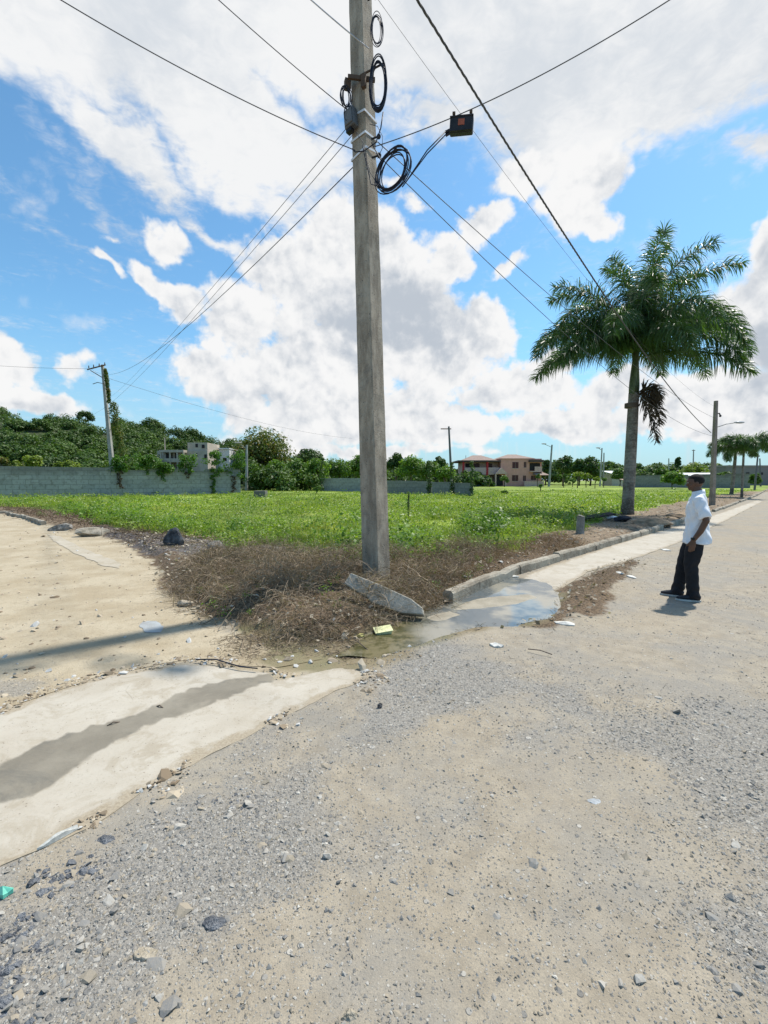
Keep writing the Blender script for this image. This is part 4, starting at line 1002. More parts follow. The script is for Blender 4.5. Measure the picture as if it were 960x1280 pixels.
mb = MB(); z0, z1 = hzz(592.5), hzz(584.8); a0, a1 = hx(617), hx(632.5); mb.add([(a0, -1.6, z0), (a1, -1.6, z0), ((a0 + a1) / 2, -1.6, z1), (a0, 2.4, z0), (a1, 2.4, z0), ((a0 + a1) / 2, 2.4, z1)], [(0, 1, 2), (5, 4, 3), (0, 2, 5, 3), (2, 1, 4, 5), (1, 0, 3, 4)]); mb.build('porch_roof', pale_pink, house)
for x_ in (617, 629.5): hbox(x_, x_ + 1.6, 592.5, 609, -1.5, -1.1, MB()).build('porch_column', pale_pink, house)
hbox(618.7, 628.5, 594, 607, -.06, .1, MB()).build('door_opening', dark, house)
for (x0, x1, y0, y1) in ((640, 647.6, 577.8, 585.5), (654.3, 657.3, 577.6, 584.6), (640, 647.6, 594, 601.4), (653.6, 657.2, 594.5, 601.3), (663.5, 670, 594.5, 600)):
    w_ = hbox(x0, x1, y0, y1, -.05, .12, MB()).build('window', winm, house)
    hbox(x0 - .5, x1 + .5, y1, y1 + .7, -.12, .05, MB()).build('sill', pale_pink, w_)
    hbox((x0 + x1) / 2 - .15, (x0 + x1) / 2 + .15, y0, y1, -.09, -.05, MB()).build('mullion', roofb, w_)
hbox(661.5, 674.5, 579, 588.5, -.05, .1, MB()).build('balcony_opening', dark, house); hbox(660, 677, 575.2, 578, -1.2, .1, MB()).build('roof_slab', slabm, house)
hbox(666.5, 675.5, 583.5, 589, -.9, -.75, MB()).build('balcony_railing', pale_pink, house); hbox(661, 676.5, 589, 590.2, -.95, .1, MB()).build('balcony_floor', pale_pink, house)
mb = MB(); z0 = hzz(594); a0, a1 = hx(666), hx(683); mb.add([(a0, -2.4, z0), (a1, -2.4, z0), (a1, 3, z0), (a0, 3, z0), (a0, .0, z0 + .7), (a1 - 1, .0, z0 + .7)], [(0, 1, 5, 4), (1, 2, 5), (2, 3, 4, 5), (3, 0, 4), (3, 2, 1, 0)]); mb.build('awning', roofb, house)
hbox(653, 677, 601.5, 609, -1.6, -1.3, MB()).build('garden_wall', pale_pink, house)
for x_, y_ in ((586.5, 568), (652.5, 567)): hbox(x_, x_ + .5, y_, y_ + 6, 5, 5.1, MB()).build('roof_pipe', slabm, house)

BY = 78.0; bs_ = BY / F; bb = at(230, 600, BY)
raw = mat('raw_concrete', (.50, .43, .35), .9, scale=1.2, base2=(.38, .32, .26))
bld = thing('unfinished_building', (bb.x, BY, 0), 'unfinished grey concrete building with open balconies behind the left wall', 'building')
def bbox(x0, x1, yt, yb, d0, d1, mb): 
    X0, X1 = (x0 - 230) * bs_, (x1 - 230) * bs_; z0, z1 = 1.66 + (600 - yb) * bs_, 1.66 + (600 - yt) * bs_
    mb.box(((X0 + X1) / 2, (d0 + d1) / 2, (z0 + z1) / 2), (X1 - X0, d1 - d0, z1 - z0)); return mb
bbox(195, 258, 563.5, 611, .8, 9, MB()).build('wall', raw, bld); bbox(232, 257, 553, 563.3, 1.2, 7, MB()).build('upper_room', raw, bld)
bbox(203, 233, 563, 566, -.8, .78, MB()).build('roof_slab', raw, bld); bbox(203, 233, 573.5, 578, -.8, .78, MB()).build('balcony_floor', raw, bld)
for x_ in (203.5, 215, 224, 231.5): bbox(x_, x_ + 1.6, 566, 611, -.75, -.5, MB()).build('column', raw, bld)
for (x0, x1, y0, y1) in ((206, 214, 566.5, 573), (217.5, 221.5, 566.5, 573.3), (211, 216, 580, 586), (218, 224, 580, 586), (242, 245, 554.5, 559), (250, 253.5, 555.5, 560), (243, 245.3, 566.5, 570), (254, 257, 568, 573), (196.5, 198, 568, 572)):
    d_ = 1.2 if y0 < 562 else .8
    bbox(x0, x1, y0, y1, d_ - .06, d_ + .1, MB()).build('window', dark, bld)
mb = MB(); mb.loft([((197.2 - 230) * bs_, 3, 1.66 + 36 * bs_), ((197.2 - 230) * bs_, 3, 1.66 + 54 * bs_)], .09, 5); mb.build('roof_post', raw, bld)
wb = at(281, 600, 84); wbo = thing('house', (wb.x, 84, 0), 'small white house block between the wall bushes on the left', 'house'); k = 84 / F
wht = mat('white_plaster', (.72, .72, .7), .8, bump=.05)
mb = MB(); mb.box((0, 2.5, (1.66 + 38 * k) / 2), (13 * k, 5, 1.66 + 38 * k)); mb.build('wall', wht, wbo)
mb = MB(); mb.box((0.1, -.02, 1.66 + 25.5 * k), (4.5 * k, .1, 4 * k)); mb.build('window', dark, wbo); mb = MB(); mb.box((0, 2.5, 1.66 + 38 * k + .12), (14 * k, 5.6, .22)); mb.build('roof', wht, wbo)
rb = at(945, 600, 128); rbo = thing('warehouse', (rb.x, 128, 0), 'long plain greyish brown building at the far end of the road', 'building'); k = 128 / F
gbm = mat('drab_wall', (.22, .20, .20), .9, scale=.5, bump=0, base2=(.2, .185, .18))
mb = MB(); mb.box((8 * k, 6, (1.66 + 17 * k) / 2), (92 * k, 12, 1.66 + 17 * k)); mb.build('wall', gbm, rbo); mb = MB(); mb.box((8 * k, 6, 1.66 + 17.6 * k), (94 * k, 12.6, .3)); mb.build('roof', mat('drab_roof', (.36, .33, .33), .8), rbo)
for i in range(5): mb = MB(); mb.box(((-28 + i * 17) * k, -.03, 1.66 + 8 * k), (4 * k, .12, 3 * k)); mb.build('window', dark, rbo)
# small concrete block in the grass and stub post
q = onG(326, 622); o = MB().box((0, 0, .3), (1.0, .8, .6)).build('concrete_block', mat('dark_block', (.16, .155, .145), .9)); o.location = q; bevel(o, .03); tagp(o, 'small grey concrete block standing in the grass near the left wall end', 'concrete block')
q = onG(725, 667); mb = MB(); mb.loft([(0, 0, -.05), (.01, 0, .5)], [(.11, .12), (.10, .11)], 10); mb.loft([(.01, 0, .5), (.02, 0, .53)], [(.10, .11), (.06, .06)], 10); o = mb.build('stub_post', grey_conc); o.location = q; tagp(o, 'short thick concrete stub standing on the verge left of the big palm', 'post')

# ------------------------------------------------------------------ palms
frond_m = leaf_mat('palm_leaf', (.026, .060, .018), (.09, .17, .045), .32, .42, .6, spec=.5)
dead_m = leaf_mat('dead_leaf', (.035, .026, .018), (.12, .085, .05), .15, .7, .6)
trunk_m = bpy.data.materials.new('palm_trunk'); trunk_m.use_nodes = True
T = NT(trunk_m.node_tree); b = T.n['Principled BSDF']; p = T.pos()
s_ = T.new('ShaderNodeSeparateXYZ'); T.l.new(p, s_.inputs[0]); n = T.noise(p, 2.2, 5, .65); n2_ = T.noise(p, 14, 4, .6)
c = T.mix(T.ss(n, .38, .62), (.12, .095, .07), (.27, .23, .18)); rings = T.m('SINE', T.m('ADD', T.m('MULTIPLY', s_.outputs[2], 42), T.m('MULTIPLY', n, 5)))
c = T.mix(T.m('MULTIPLY', T.ss(rings, .6, 1), .35), c, (.10, .085, .065)); c = T.mix(T.m('MULTIPLY', T.ss(T.m('ADD', s_.outputs[2], n), 1.3, .7), .75), c, (.06, .045, .03))
c = T.mix(T.m('MULTIPLY', T.ss(n2_, .45, .7), .35), c, (.40, .37, .32))
T.l.new(c, b.inputs['Base Color']); b.inputs['Roughness'].default_value = .9; T.l.new(T.bump(T.m('ADD', n2_, T.m('MULTIPLY', rings, .3)), .5, .02), b.inputs['Normal'])
shaft_m = mat('crownshaft', (.10, .13, .045), .5, scale=2, bump=.1, base2=(.055, .07, .03))
def frond_mesh(name, az, el, L, droop, nl=150, ll=.85, wl=.045, seed=1, plume=1.0, curl=0.0):
    rn = np.random.default_rng(seed); n = 22; pts = [np.zeros(3)]; dirs = []; e = el; a = az
    for i in range(n):
        d_ = np.array([math.cos(e) * math.cos(a), math.cos(e) * math.sin(a), math.sin(e)]); dirs.append(d_); pts.append(pts[-1] + d_ * L / n)
        e -= droop / n * (0.35 + 1.5 * i / n); a += curl / n; e = max(e, -1.45)
    pts = np.array(pts); dirs.append(dirs[-1]); dirs = np.array(dirs); V = []; Fc = []; v_ = []
    # rachis as a tapered three sided bar
    for i in range(n + 1):
        t = dirs[i]; s1_ = np.cross(t, [0, 0, 1.]); s1_ /= np.linalg.norm(s1_) + 1e-9; u = np.cross(s1_, t); r = .035 * (1 - .85 * i / n)
        V += [pts[i] + s1_ * r, pts[i] - s1_ * r, pts[i] + u * r]
    for i in range(n):
        for k in range(3): Fc.append((i * 3 + k, i * 3 + (k + 1) % 3, (i + 1) * 3 + (k + 1) % 3, (i + 1) * 3 + k)); v_.append(.9)
    for j in range(nl * 2):
        s_ = .10 + .90 * (j / (nl * 2)) ; f = s_ * n; i = min(int(f), n - 1); fr = f - i; P0 = pts[i] * (1 - fr) + pts[i + 1] * fr
        t = dirs[i]; sd_ = np.cross(t, [0, 0, 1.]); sd_ /= np.linalg.norm(sd_) + 1e-9; u = np.cross(sd_, t); sg = 1 if j % 2 else -1
        ang = rn.normal(0.25, .75 * plume); dr = sd_ * sg * math.cos(ang) + u * math.sin(ang) + t * rn.uniform(.35, .8); dr /= np.linalg.norm(dr)
        l_ = ll * (math.sin(math.pi * min(1, s_ * .80 + .16)) ** .6) * rn.uniform(.75, 1.1) + .08; w_ = wl * rn.uniform(.7, 1.2)
        wv = np.cross(dr, rn.normal(0, 1, 3)); wv /= np.linalg.norm(wv) + 1e-9; p0 = P0; b0 = len(V); v0 = rn.random()
        for q in range(4):
            ww = w_ * (.6, 1, .75, .12)[q] * .5; V += [p0 - wv * ww, p0 + wv * ww]
            dr = dr + np.array([0, 0, -.42 * (q + .6)]) * l_ ; dr /= np.linalg.norm(dr); p0 = p0 + dr * l_ / 3
        for q in range(3): Fc.append((b0 + q * 2, b0 + q * 2 + 1, b0 + q * 2 + 3, b0 + q * 2 + 2)); v_.append(v0)
    return np_mesh(name, np.array(V), Fc, fattrs={'v': v_})
def make_palm(base, top, label, fr, scale=1.0, crownshaft=1.5, r0=.30, dead=True, seed=1, group=None):
    root = thing('palm_tree', base, label, 'palm tree', group); tp_ = Vector(top) - Vector(base); mb = MB(); H = tp_.z; n = 26
    def c_(t): return Vector((tp_.x * (t + .12 * math.sin(t * 3.14)) if True else 0, tp_.y * t, H * t))
    tc = 1 - crownshaft / H; P_, R_ = [], []
    for i in range(n + 1):
        t = tc * i / n; z = t * H; r = r0 * (1.0 + .28 * math.exp(-z * 2.6) + .05 * math.sin(t * 5)) * (1 - .10 * t); P_.append(c_(t) - Vector((0, 0, .1 if i == 0 else 0))); R_.append(r)
    mb.loft(P_, R_, 16); mb.build('trunk', trunk_m, root, smooth=True)
    mb = MB(); P_ = [c_(tc + (1 - tc) * i / 8) for i in range(9)]; R_ = [r0 * (.86, .9, .86, .78, .7, .62, .56, .5, .4)[i] for i in range(9)]; mb.loft(P_, R_, 14); mb.build('crownshaft', shaft_m, root, smooth=True)
    for i, (az, el, L, dp, cu) in enumerate(fr):
        me = frond_mesh('frond', R(az), R(el), L * scale, dp, nl=int(215), ll=.90 * scale, wl=.040 * max(1, scale * .9), seed=seed * 50 + i, curl=cu)
        o = link('frond', me, frond_m, root); o.location = tp_ + Vector((0, 0, -.15 - .25 * (el < 10)))
    return root, tp_
PMB = onG(784, 643); PMB.z -= .03; PMT = at(795, 436, PMB.y)
# azimuth 0 = right, 90 = away, 180 = left, 270 = towards the viewer
FR = [(172, 38, 4.6, 2.3, 0), (185, 22, 4.9, 1.9, .2), (196, 48, 4.4, 2.4, 0), (158, 8, 4.2, 1.4, 0), (205, 5, 4.3, 1.3, -.1),
      (8, 40, 4.9, 2.1, 0), (-6, 30, 5.2, 2.2, .1), (352, 50, 4.8, 2.5, 0), (20, 12, 4.5, 1.5, 0), (338, 2, 4.2, 1.2, .1),
      (60, 72, 4.6, 1.9, 0), (100, 80, 4.9, 1.3, 0), (150, 66, 4.7, 2.0, .2), (300, 76, 4.6, 1.9, 0), (250, 60, 4.4, 2.5, 0), (230, 30, 4.3, 2.2, 0), (285, 45, 4.2, 2.7, 0), (310, 28, 4.3, 2.4, 0),
      (35, 55, 4.6, 2.2, 0), (120, 50, 4.5, 2.3, 0), (75, 30, 4.4, 2.0, 0), (135, 25, 4.3, 1.9, 0), (270, 15, 3.8, 1.9, 0), (165, 62, 4.6, 1.6, .2), (20, 66, 4.8, 1.4, -.2), (325, 62, 4.6, 1.7, 0), (0, 84, 4.4, .7, 0), (180, 82, 4.0, .8, 0), (10, 58, 4.4, 2.7, 0), (170, 52, 4.2, 2.8, 0), (340, 18, 4.0, 1.9, 0), (200, 18, 4.0, 1.9, 0), (90, 60, 4.6, 2.2, 0), (260, 78, 4.6, 1.6, 0), (45, 20, 4.2, 1.7, 0)]
palm, ptp = make_palm(PMB, PMT, 'large royal palm with a full dark crown on the verge beside the road', [(a, min(88, e + 7), l * .97, dp * .84, cu) for a, e, l, dp, cu in FR], 1.12, 1.9, .235, seed=2)
# dead frond hanging by the trunk and the upright sheath
q = at(793, 492, PMB.y - .3) - PMB
for i, (az, el, L, dp) in enumerate(((-5, 35, 1.3, 3.2), (15, 10, 1.0, 2.5), (-20, 50, 1.2, 3.6), (-10, -30, 1.7, 1.2), (-30, -60, 2.3, .5))):
    me = frond_mesh('dead_frond', R(az), R(el), L, dp, nl=60, ll=.55, wl=.05, seed=300 + i); o = link('dead_frond', me, dead_m, palm); o.location = q + Vector((.15, 0, 0))
mb = MB(); a_ = at(790, 492, PMB.y - .34) - PMB; b2_ = at(799, 440, PMB.y - .4) - PMB; mb.loft([a_, a_.lerp(b2_, .5), b2_], [(.05, .10), (.04, .07), (.01, .02)], 6); mb.build('flower_sheath', shaft_m, palm)
mb = MB(); q2 = at(789, 507, PMB.y) - PMB; mb.loft([q2 + Vector((0, 0, -.10)), q2 + Vector((0, 0, .10))], [.265, .265], 14); mb.build('trunk_band', mat('rope', (.12, .09, .065), .9), palm)
FR2 = [(i * 29 + 10, 58 - 45 * ((i * 7) % 5) / 5, 3.1, 2.0 + .5 * ((i * 3) % 4) / 4, 0) for i in range(12)]
p2 = G(914, 619); pt2 = at(920, 561, p2.y); palm2, _ = make_palm(p2, pt2, 'small palm on the far verge, just right of the lamp arm pole', FR2, 1.0, 1.2, .17, seed=5)
p3 = G(927, 623); pt3 = at(930, 559, p3.y)
FR3 = [(i * 31 - 60, 58 - 40 * ((i * 5) % 4) / 4, 2.7, 1.9, 0) for i in range(11)]
palm3, _ = make_palm(p3, pt3, 'slender dark small palm nearest the right edge of the view', FR3, 1.0, .9, .10, seed=7)

# ------------------------------------------------------------------ leaf clouds
def leafcloud(C, Rr, n, size, seed, vb=None, shell=.5, up=.35, aspect=.6):
    r = np.random.default_rng(seed); C = np.asarray(C, float); N = len(C); Rr = np.asarray(Rr, float)
    if Rr.ndim == 1: Rr = np.stack([Rr, Rr, Rr * .8], 1)
    cnt = np.full(N, n) if np.isscalar(n) else np.asarray(n)
    ix = np.repeat(np.arange(N), cnt); M_ = len(ix)
    d_ = r.normal(0, 1, (M_, 3)); d_ /= np.linalg.norm(d_, axis=1)[:, None]
    rad = 1 - shell * (r.random(M_) ** 1.4) + r.normal(0, .06, M_)
    P_ = C[ix] + d_ * rad[:, None] * Rr[ix]
    nn = d_ * .8 + r.normal(0, .55, (M_, 3)); nn[:, 2] += up; nn /= np.linalg.norm(nn, axis=1)[:, None]
    a = np.cross(nn, r.normal(0, 1, (M_, 3))); a /= np.linalg.norm(a, axis=1)[:, None] + 1e-9; b_ = np.cross(nn, a)
    sz = (size if np.isscalar(size) else np.asarray(size)[ix]) * r.uniform(.6, 1.35, M_)
    a *= sz[:, None] * .5; b_ *= sz[:, None] * .5 * aspect
    V = np.stack([P_ - a, P_ + b_ - a * .1, P_ + a, P_ - b_ - a * .1], 1).reshape(-1, 3)
    base = (r.random(N) if vb is None else np.asarray(vb))[ix]
    v = np.clip(base * .6 + r.random(M_) * .4, 0, 1)
    return V, np.arange(M_ * 4).reshape(-1, 4), v
def cloud_obj(name, C, Rr, n, size, seed, m, parent=None, **k):
    V, Fc, v = leafcloud(C, Rr, n, size, seed, **k); return link(name, np_mesh(name, V, Fc, fattrs={'v': v}), m, parent)
g_dark = leaf_mat('dark_foliage', (.024, .056, .012), (.085, .15, .028), .25, .55, .12)
g_mid = leaf_mat('mid_foliage', (.045, .095, .016), (.135, .23, .038), .3, .5, .2)
g_light = leaf_mat('light_foliage', (.07, .14, .02), (.20, .32, .05), .35, .5, .3)
g_yel = leaf_mat('yellow_foliage', (.09, .15, .02), (.27, .33, .05), .35, .5, .3)
g_flower = leaf_mat('flowering_foliage', (.045, .08, .016), (.13, .17, .035), .3, .5, .3, yellow=(.26, .19, .05))
bark = mat('bark', (.14, .11, .085), .95, scale=3, bump=.5)
def crown_clumps(seed, rx, ry, rz, n, sub):
    r = np.random.default_rng(seed); d_ = r.normal(0, 1, (n, 3)); d_ /= np.linalg.norm(d_, axis=1)[:, None]; d_[:, 2] = np.abs(d_[:, 2]) * 1.0 - .35 * (r.random(n) < .4)
    rr = r.uniform(.45, .88, n); C = d_ * rr[:, None] * np.array([rx, ry, rz]); return C, r.uniform(.7, 1.25, n) * sub
def make_tree(px, ytop, wpx, Y, m, label, seed=1, zc=.55, leaf=None, nl=90, nc=26, name='tree', cat='tree', low=.35, basez=0.0):
    zt = at(px, ytop, Y).z; b0 = at(px, 600, Y); b0.z = basez; H = zt - basez; rx = wpx * Y / F / 2; rz = H * (1 - low) / 2; cz = H - rz
    root = thing(name, b0, label, cat); C, S_ = crown_clumps(seed, rx * .95, rx * .8, rz * .95, nc, min(rx, rz) * .42); C[:, 2] += cz
    lf = leaf or max(.2, Y / F * 3.0); S_ = S_ * 1.15; cloud_obj('crown', C, S_, int(nl * 1.5), lf, seed + 3, m, root, shell=.55)
    rn = random.Random(seed); mb = MB(); tr = max(.06, H * .022); mb.loft([(0, 0, -.1), (rn.uniform(-.1, .1) * rx, 0, cz * .6), (0, 0, cz + rz * .3)], [tr * 1.3, tr, tr * .4], 7)
    for k in range(5):
        t_ = C[rn.randrange(len(C))]; mb.loft([(0, 0, cz * rn.uniform(.45, .8)), (t_[0] * .5, t_[1] * .5, (cz * .8 + t_[2]) / 2), tuple(t_)], [tr * .6, tr * .4, tr * .15], 5)
    mb.build('trunk', bark, root, smooth=True); return root
# woods and hill
SKY_L = [(-500, 508), (-200, 486), (0, 493), (45, 496), (80, 503), (130, 508), (180, 514), (220, 524), (260, 531), (300, 541), (330, 556), (400, 574)]
skx = np.array([a for a, _ in SKY_L]); sky_ = np.array([b_ for _, b_ in SKY_L])
def ztop_at(px, Yd, py): return at(px, py, Yd).z
hx_ = np.arange(-520, 420, 12.0); hy_ = np.arange(60, 260, 6.0); HV = []
def hillz(px, Yd):
    t = np.clip((Yd - 64) / 56, 0, 1); sk = np.interp(px, skx, sky_); zt = 1.66 + (600 - sk) / F * 120; edge = np.clip((395 - px) / 90, 0, 1)
    return max(-.6, (zt - 7.0)) * (t * t * (3 - 2 * t)) * edge * (1 if Yd < 170 else max(.3, 1 - (Yd - 170) / 120)) - .3
for yy in hy_:
    for pxx in hx_: HV.append(((pxx - 480) / F * yy, yy, hillz(pxx, yy)))
nxh = len(hx_); HF = [(j * nxh + i, j * nxh + i + 1, (j + 1) * nxh + i + 1, (j + 1) * nxh + i) for j in range(len(hy_) - 1) for i in range(nxh - 1)]
hillm = mat('hill_soil', (.05, .07, .02), .95, scale=.3, base2=(.03, .04, .015))
tagp(link('hill', np_mesh('hill', HV, HF), hillm, smooth=True), kind='structure')
rw = np.random.default_rng(11); C = []; S_ = []; vbv = []
def wood_tree(px, Yd, ztop, rad, nn, rgen, C, S_, VB):
    v0 = rgen.random(); x = (px - 480) / F * Yd
    for k in range(nn):
        d_ = rgen.normal(0, 1, 3); d_ /= np.linalg.norm(d_); d_[2] = abs(d_[2]) * 1.1 - .35
        C.append((x + d_[0] * rad * .75, Yd + d_[1] * rad * .7, ztop - rad * .95 + d_[2] * rad * .62)); S_.append(rad * rgen.uniform(.26, .46)); VB.append(np.clip(v0 + rgen.normal(0, .12), 0, 1))
for i in range(330):
    px = rw.uniform(-330, 392); t = rw.random() ** .8; Yd = 62 + t * 66
    sk = np.interp(px, skx, sky_) + rw.uniform(-1, 9); pyt = 578 + (sk - 578) * (t ** .75); rad = rw.uniform(2.4, 4.6)
    if 190 < px < 300 and Yd < 92: continue
    wood_tree(px, Yd, ztop_at(px, Yd, pyt), rad, 15, rw, C, S_, vbv)
wl_ = cloud_obj('woodland', C, S_, 100, .46, 5, leaf_mat('hill_foliage', (.016, .042, .009), (.105, .18, .028), .22, .55, .05), vb=vbv, shell=.6, up=.6)
tagp(wl_, 'dense green wood covering the low hill on the left', 'woodland', kind='stuff')
C = []; S_ = []; vbv = []
for i in range(260):
    px = rw.uniform(595, 1120); Yd = rw.uniform(138, 178); pyt = np.interp(px, [595, 680, 700, 740, 770, 850, 870, 900, 960, 1100], [578, 572, 570, 571, 576, 572, 573, 577, 578, 575]) + rw.uniform(0, 13)
    wood_tree(px, Yd, ztop_at(px, Yd, pyt), rw.uniform(2.6, 4.6), 10, rw, C, S_, vbv)
wr = cloud_obj('woodland', C, S_, 46, .9, 6, leaf_mat('far_foliage', (.045, .085, .030), (.13, .20, .06), .28, .6, .03), vb=vbv, shell=.6, up=.5)
tagp(wr, 'far line of dark trees along the horizon on the right', 'woodland', kind='stuff')
C = []; S_ = []; vbv = []
for i in range(130):
    px = rw.uniform(320, 610); Yd = rw.uniform(100, 132); pyt = np.interp(px, [320, 400, 500, 610], [566, 572, 577, 582]) + rw.uniform(0, 12)
    wood_tree(px, Yd, ztop_at(px, Yd, pyt), rw.uniform(2.2, 3.8), 10, rw, C, S_, vbv)
wm = cloud_obj('woodland', C, S_, 46, .75, 7, bpy.data.materials['far_foliage'], vb=vbv, shell=.6, up=.5)
tagp(wm, 'low belt of trees behind the walls in the middle distance', 'woodland', kind='stuff')
make_tree(329, 535, 72, 88, g_flower, 'big rounded tree with yellowish blossoms beyond the end of the left wall', 3, nc=46, nl=110, low=.1)
make_tree(386, 559, 42, 96, g_dark, 'dark flat topped tree poking above the bushes in the middle', 4, nc=22, low=.3)
make_tree(296, 545, 34, 100, g_dark, 'dark tree left of the yellowish round tree', 6, nc=22, low=.2)
bush = [(348, 573, 30, 70, 'bushy green tree in front of the yellowish round tree'), (371, 570, 34, 68, 'drooping green bush right of the round yellowish tree'), (396, 569, 32, 67, 'tall green bush above the left end of the short grey wall'),
        (423, 569, 36, 72, 'broad light green bush behind the short grey wall'), (446, 566, 30, 74, 'green bush partly hidden by the left side of the tall pole'), (316, 578, 20, 68, 'small bush at the foot of the pale lamp pole')]
for i, (a, b_, w_, Y_, l_) in enumerate(bush): make_tree(a, b_, w_, Y_, g_mid if i % 2 else g_light, l_, 20 + i, nc=20, nl=85, low=.02, name='bush_tree')
right = [(495, 559, 26, 66, g_dark, 'thin dark tree just right of the tall pole'), (514, 566, 34, 62, g_light, 'bright green leafy tree behind the low dark wall'), (534, 568, 30, 60, g_mid, 'leafy green tree above the corner of the low walls'),
         (549, 564, 17, 74, g_dark, 'narrow dark tree with round top left of the pink house'), (556, 576, 24, 58, g_light, 'light green shrub behind the paler low wall')]
for i, (a, b_, w_, Y_, m_, l_) in enumerate(right): make_tree(a, b_, w_, Y_, m_, l_, 40 + i, nc=20, nl=85, low=.05)
more = [(704, 566, 22, 118, g_dark, 'dark bushy tree right behind the grey lamp pole by the house'), (724, 568, 26, 122, g_dark, 'dark tree midway between pink house and palm trunk'), (738, 567, 24, 120, g_dark, 'dark tree left of the close pair of poles'),
        (682, 572, 14, 125, g_dark, 'small dark tree touching the right end of the pink house'), (846, 567, 7, 150, g_dark, 'tiny lone tree sticking above the far tree line'), (871, 578, 34, 112, g_yel, 'yellowish green tree behind the right wall above the man'),
        (841, 589, 26, 78, g_light, 'light green bush in front of the right wall left of the man'), (826, 584, 18, 98, g_mid, 'green bush behind the left end of the right wall'), (944, 592, 14, 75, g_mid, 'green shrub beside the leaning roadside pole'), (905, 588, 22, 88, g_mid, 'green bush behind the small palms at the wall'),
        (775, 586, 20, 112, g_mid, 'rounded green tree left of the big palm trunk near the horizon')]
for i, (a, b_, w_, Y_, m_, l_) in enumerate(more): make_tree(a, b_, w_, Y_, m_, l_, 60 + i, nc=20, nl=70, low=.02)
# bushes and creepers on the left wall
def wallY(px): 
    a = at(-260, 600, 31); b_ = at(300, 600, 50); u = (px - 480) / F; dx, dy = b_.x - a.x, b_.y - a.y; t = (a.x - u * a.y) / (u * dy - dx); return a.y + dy * t
wbush = [(152, 568, 592, 24, 'round large leaved creeper clump on the wall top below the vine pole'), (186, 566, 588, 34, 'loose light green creeper spreading on the wall top left of the unfinished building'), (206, 576, 594, 20, 'creeper clump hanging over the wall in front of the unfinished building'), (236, 567, 594, 23, 'round creeper clump on the wall before the middle of the unfinished building'),
         (267, 562, 598, 26, 'tall creeper clump on the wall left of the white house'), (293, 561, 598, 24, 'rounded creeper clump at the right end of the left wall')]
vine_m = leaf_mat('creeper_leaf', (.03, .085, .012), (.11, .22, .03), .35, .45, .5)
for i, (px, y0, y1, w_, l_) in enumerate(wbush):
    Y_ = wallY(px) - .1; k = Y_ / F; rt_ = thing('creeper', (at(px, 600, Y_).x, Y_, 0), l_, 'creeper'); r_ = np.random.default_rng(70 + i); n_ = 16
    zt, zb_ = 1.66 + (600 - y0) * k, 1.66 + (600 - y1) * k; C = np.column_stack([r_.uniform(-1, 1, n_) * w_ * k * .36, r_.uniform(-.35, .35, n_), r_.uniform(zb_ + .3, zt - .35, n_)])
    cloud_obj('foliage', C, r_.uniform(.32, .55, n_), 75, .2, 80 + i, vine_m, rt_, shell=.5)
    C = [(0 + r_.normal(0, .12), -.22, z) for z in np.arange(zb_ - (.3, .3, .5, .2, zb_ - .3, 1.4)[i] if i else zb_ - 1.3, zb_ + .4, .2)]; cloud_obj('hanging_stems', C, np.full(len(C), .2), 22 if i not in (4,) else 40, .17, 90 + i, dead_m if i in (0, 3, 5) else vine_m, rt_)
for i, (px, y0, w_, l_) in enumerate(((43, 566, 22, 'bright yellow green shrub rising over the left end of the wall'), (88, 574, 22, 'low yellow green shrub peeping over the wall left of the vine pole'), (5, 567, 14, 'brownish orange shrub behind the wall at the left edge'), (22, 573, 12, 'small green shrub over the wall near the left edge'), (72, 575, 10, 'little yellow green sprig over the wall'))):
    make_tree(px, y0, w_, wallY(px) + 2.2, g_yel if i != 2 else g_flower, l_, 100 + i, nc=14, nl=60, low=.55, name='shrub', cat='shrub', leaf=.22)
# climbing vine on the left pole
C = []; R2 = []
for i in range(90):
    t = i / 90; px = 131 + 14 * t + 3 * math.sin(t * 9) * t; py = 462 + 118 * t; C.append(at(px + .5 + 6 * (t > .35), py, 46.4)); R2.append(.20 + .28 * (t > .35) * (1 + .4 * math.sin(t * 31)))
cv = cloud_obj('climbing_vine', C, R2, 42, .17, 120, leaf_mat('vine_mix', (.03, .07, .012), (.13, .17, .03), .3, .5, .8, yellow=(.17, .13, .03)))
tagp(cv, 'climbing vine hanging down the right side of the pole behind the left wall', 'vine')
# vine columns on the middle walls
for i, (px, y0, y1, w_, Y_, l_) in enumerate(((565, 576, 620, 9, 44.5, 'left of two dark narrow leaf columns on the paler low wall'), (590, 577, 622, 8, 42.8, 'right dark narrow leaf column at the end of the paler low wall'), (537, 576, 619, 9, 47, 'dark creeper column at the corner of the two low walls'), (402, 572, 615, 10, 61, 'dark creeper column at the left end of the short grey wall'), (511, 615, 658, 5, 17.5, 'single thin climbing stalk standing in the near grass right of the tall pole'))):
    k = Y_ / F; z1, z0 = 1.66 + (600 - y0) * k, max(0.05, 1.66 + (600 - y1) * k); rt_ = thing('leafy_column', (at(px, 600, Y_).x, Y_, 0), l_, 'creeper'); zs_ = np.arange(z0, z1, w_ * k * .45); r_ = np.random.default_rng(130 + i)
    C = np.column_stack([r_.normal(0, w_ * k * .08, len(zs_)), r_.normal(0, .1 * w_ * k, len(zs_)), zs_]); cloud_obj('foliage', C, np.interp(zs_, [z0, (z0 + z1) / 2, z1], [.3, .55, .25]) * w_ * k, 40, w_ * k * .26, 140 + i, g_dark if i < 4 else g_mid, rt_)
    mb = MB(); mb.loft([(0, 0, 0), (0, 0, z1 * .9)], .03, 5); mb.build('stem', bark, rt_)
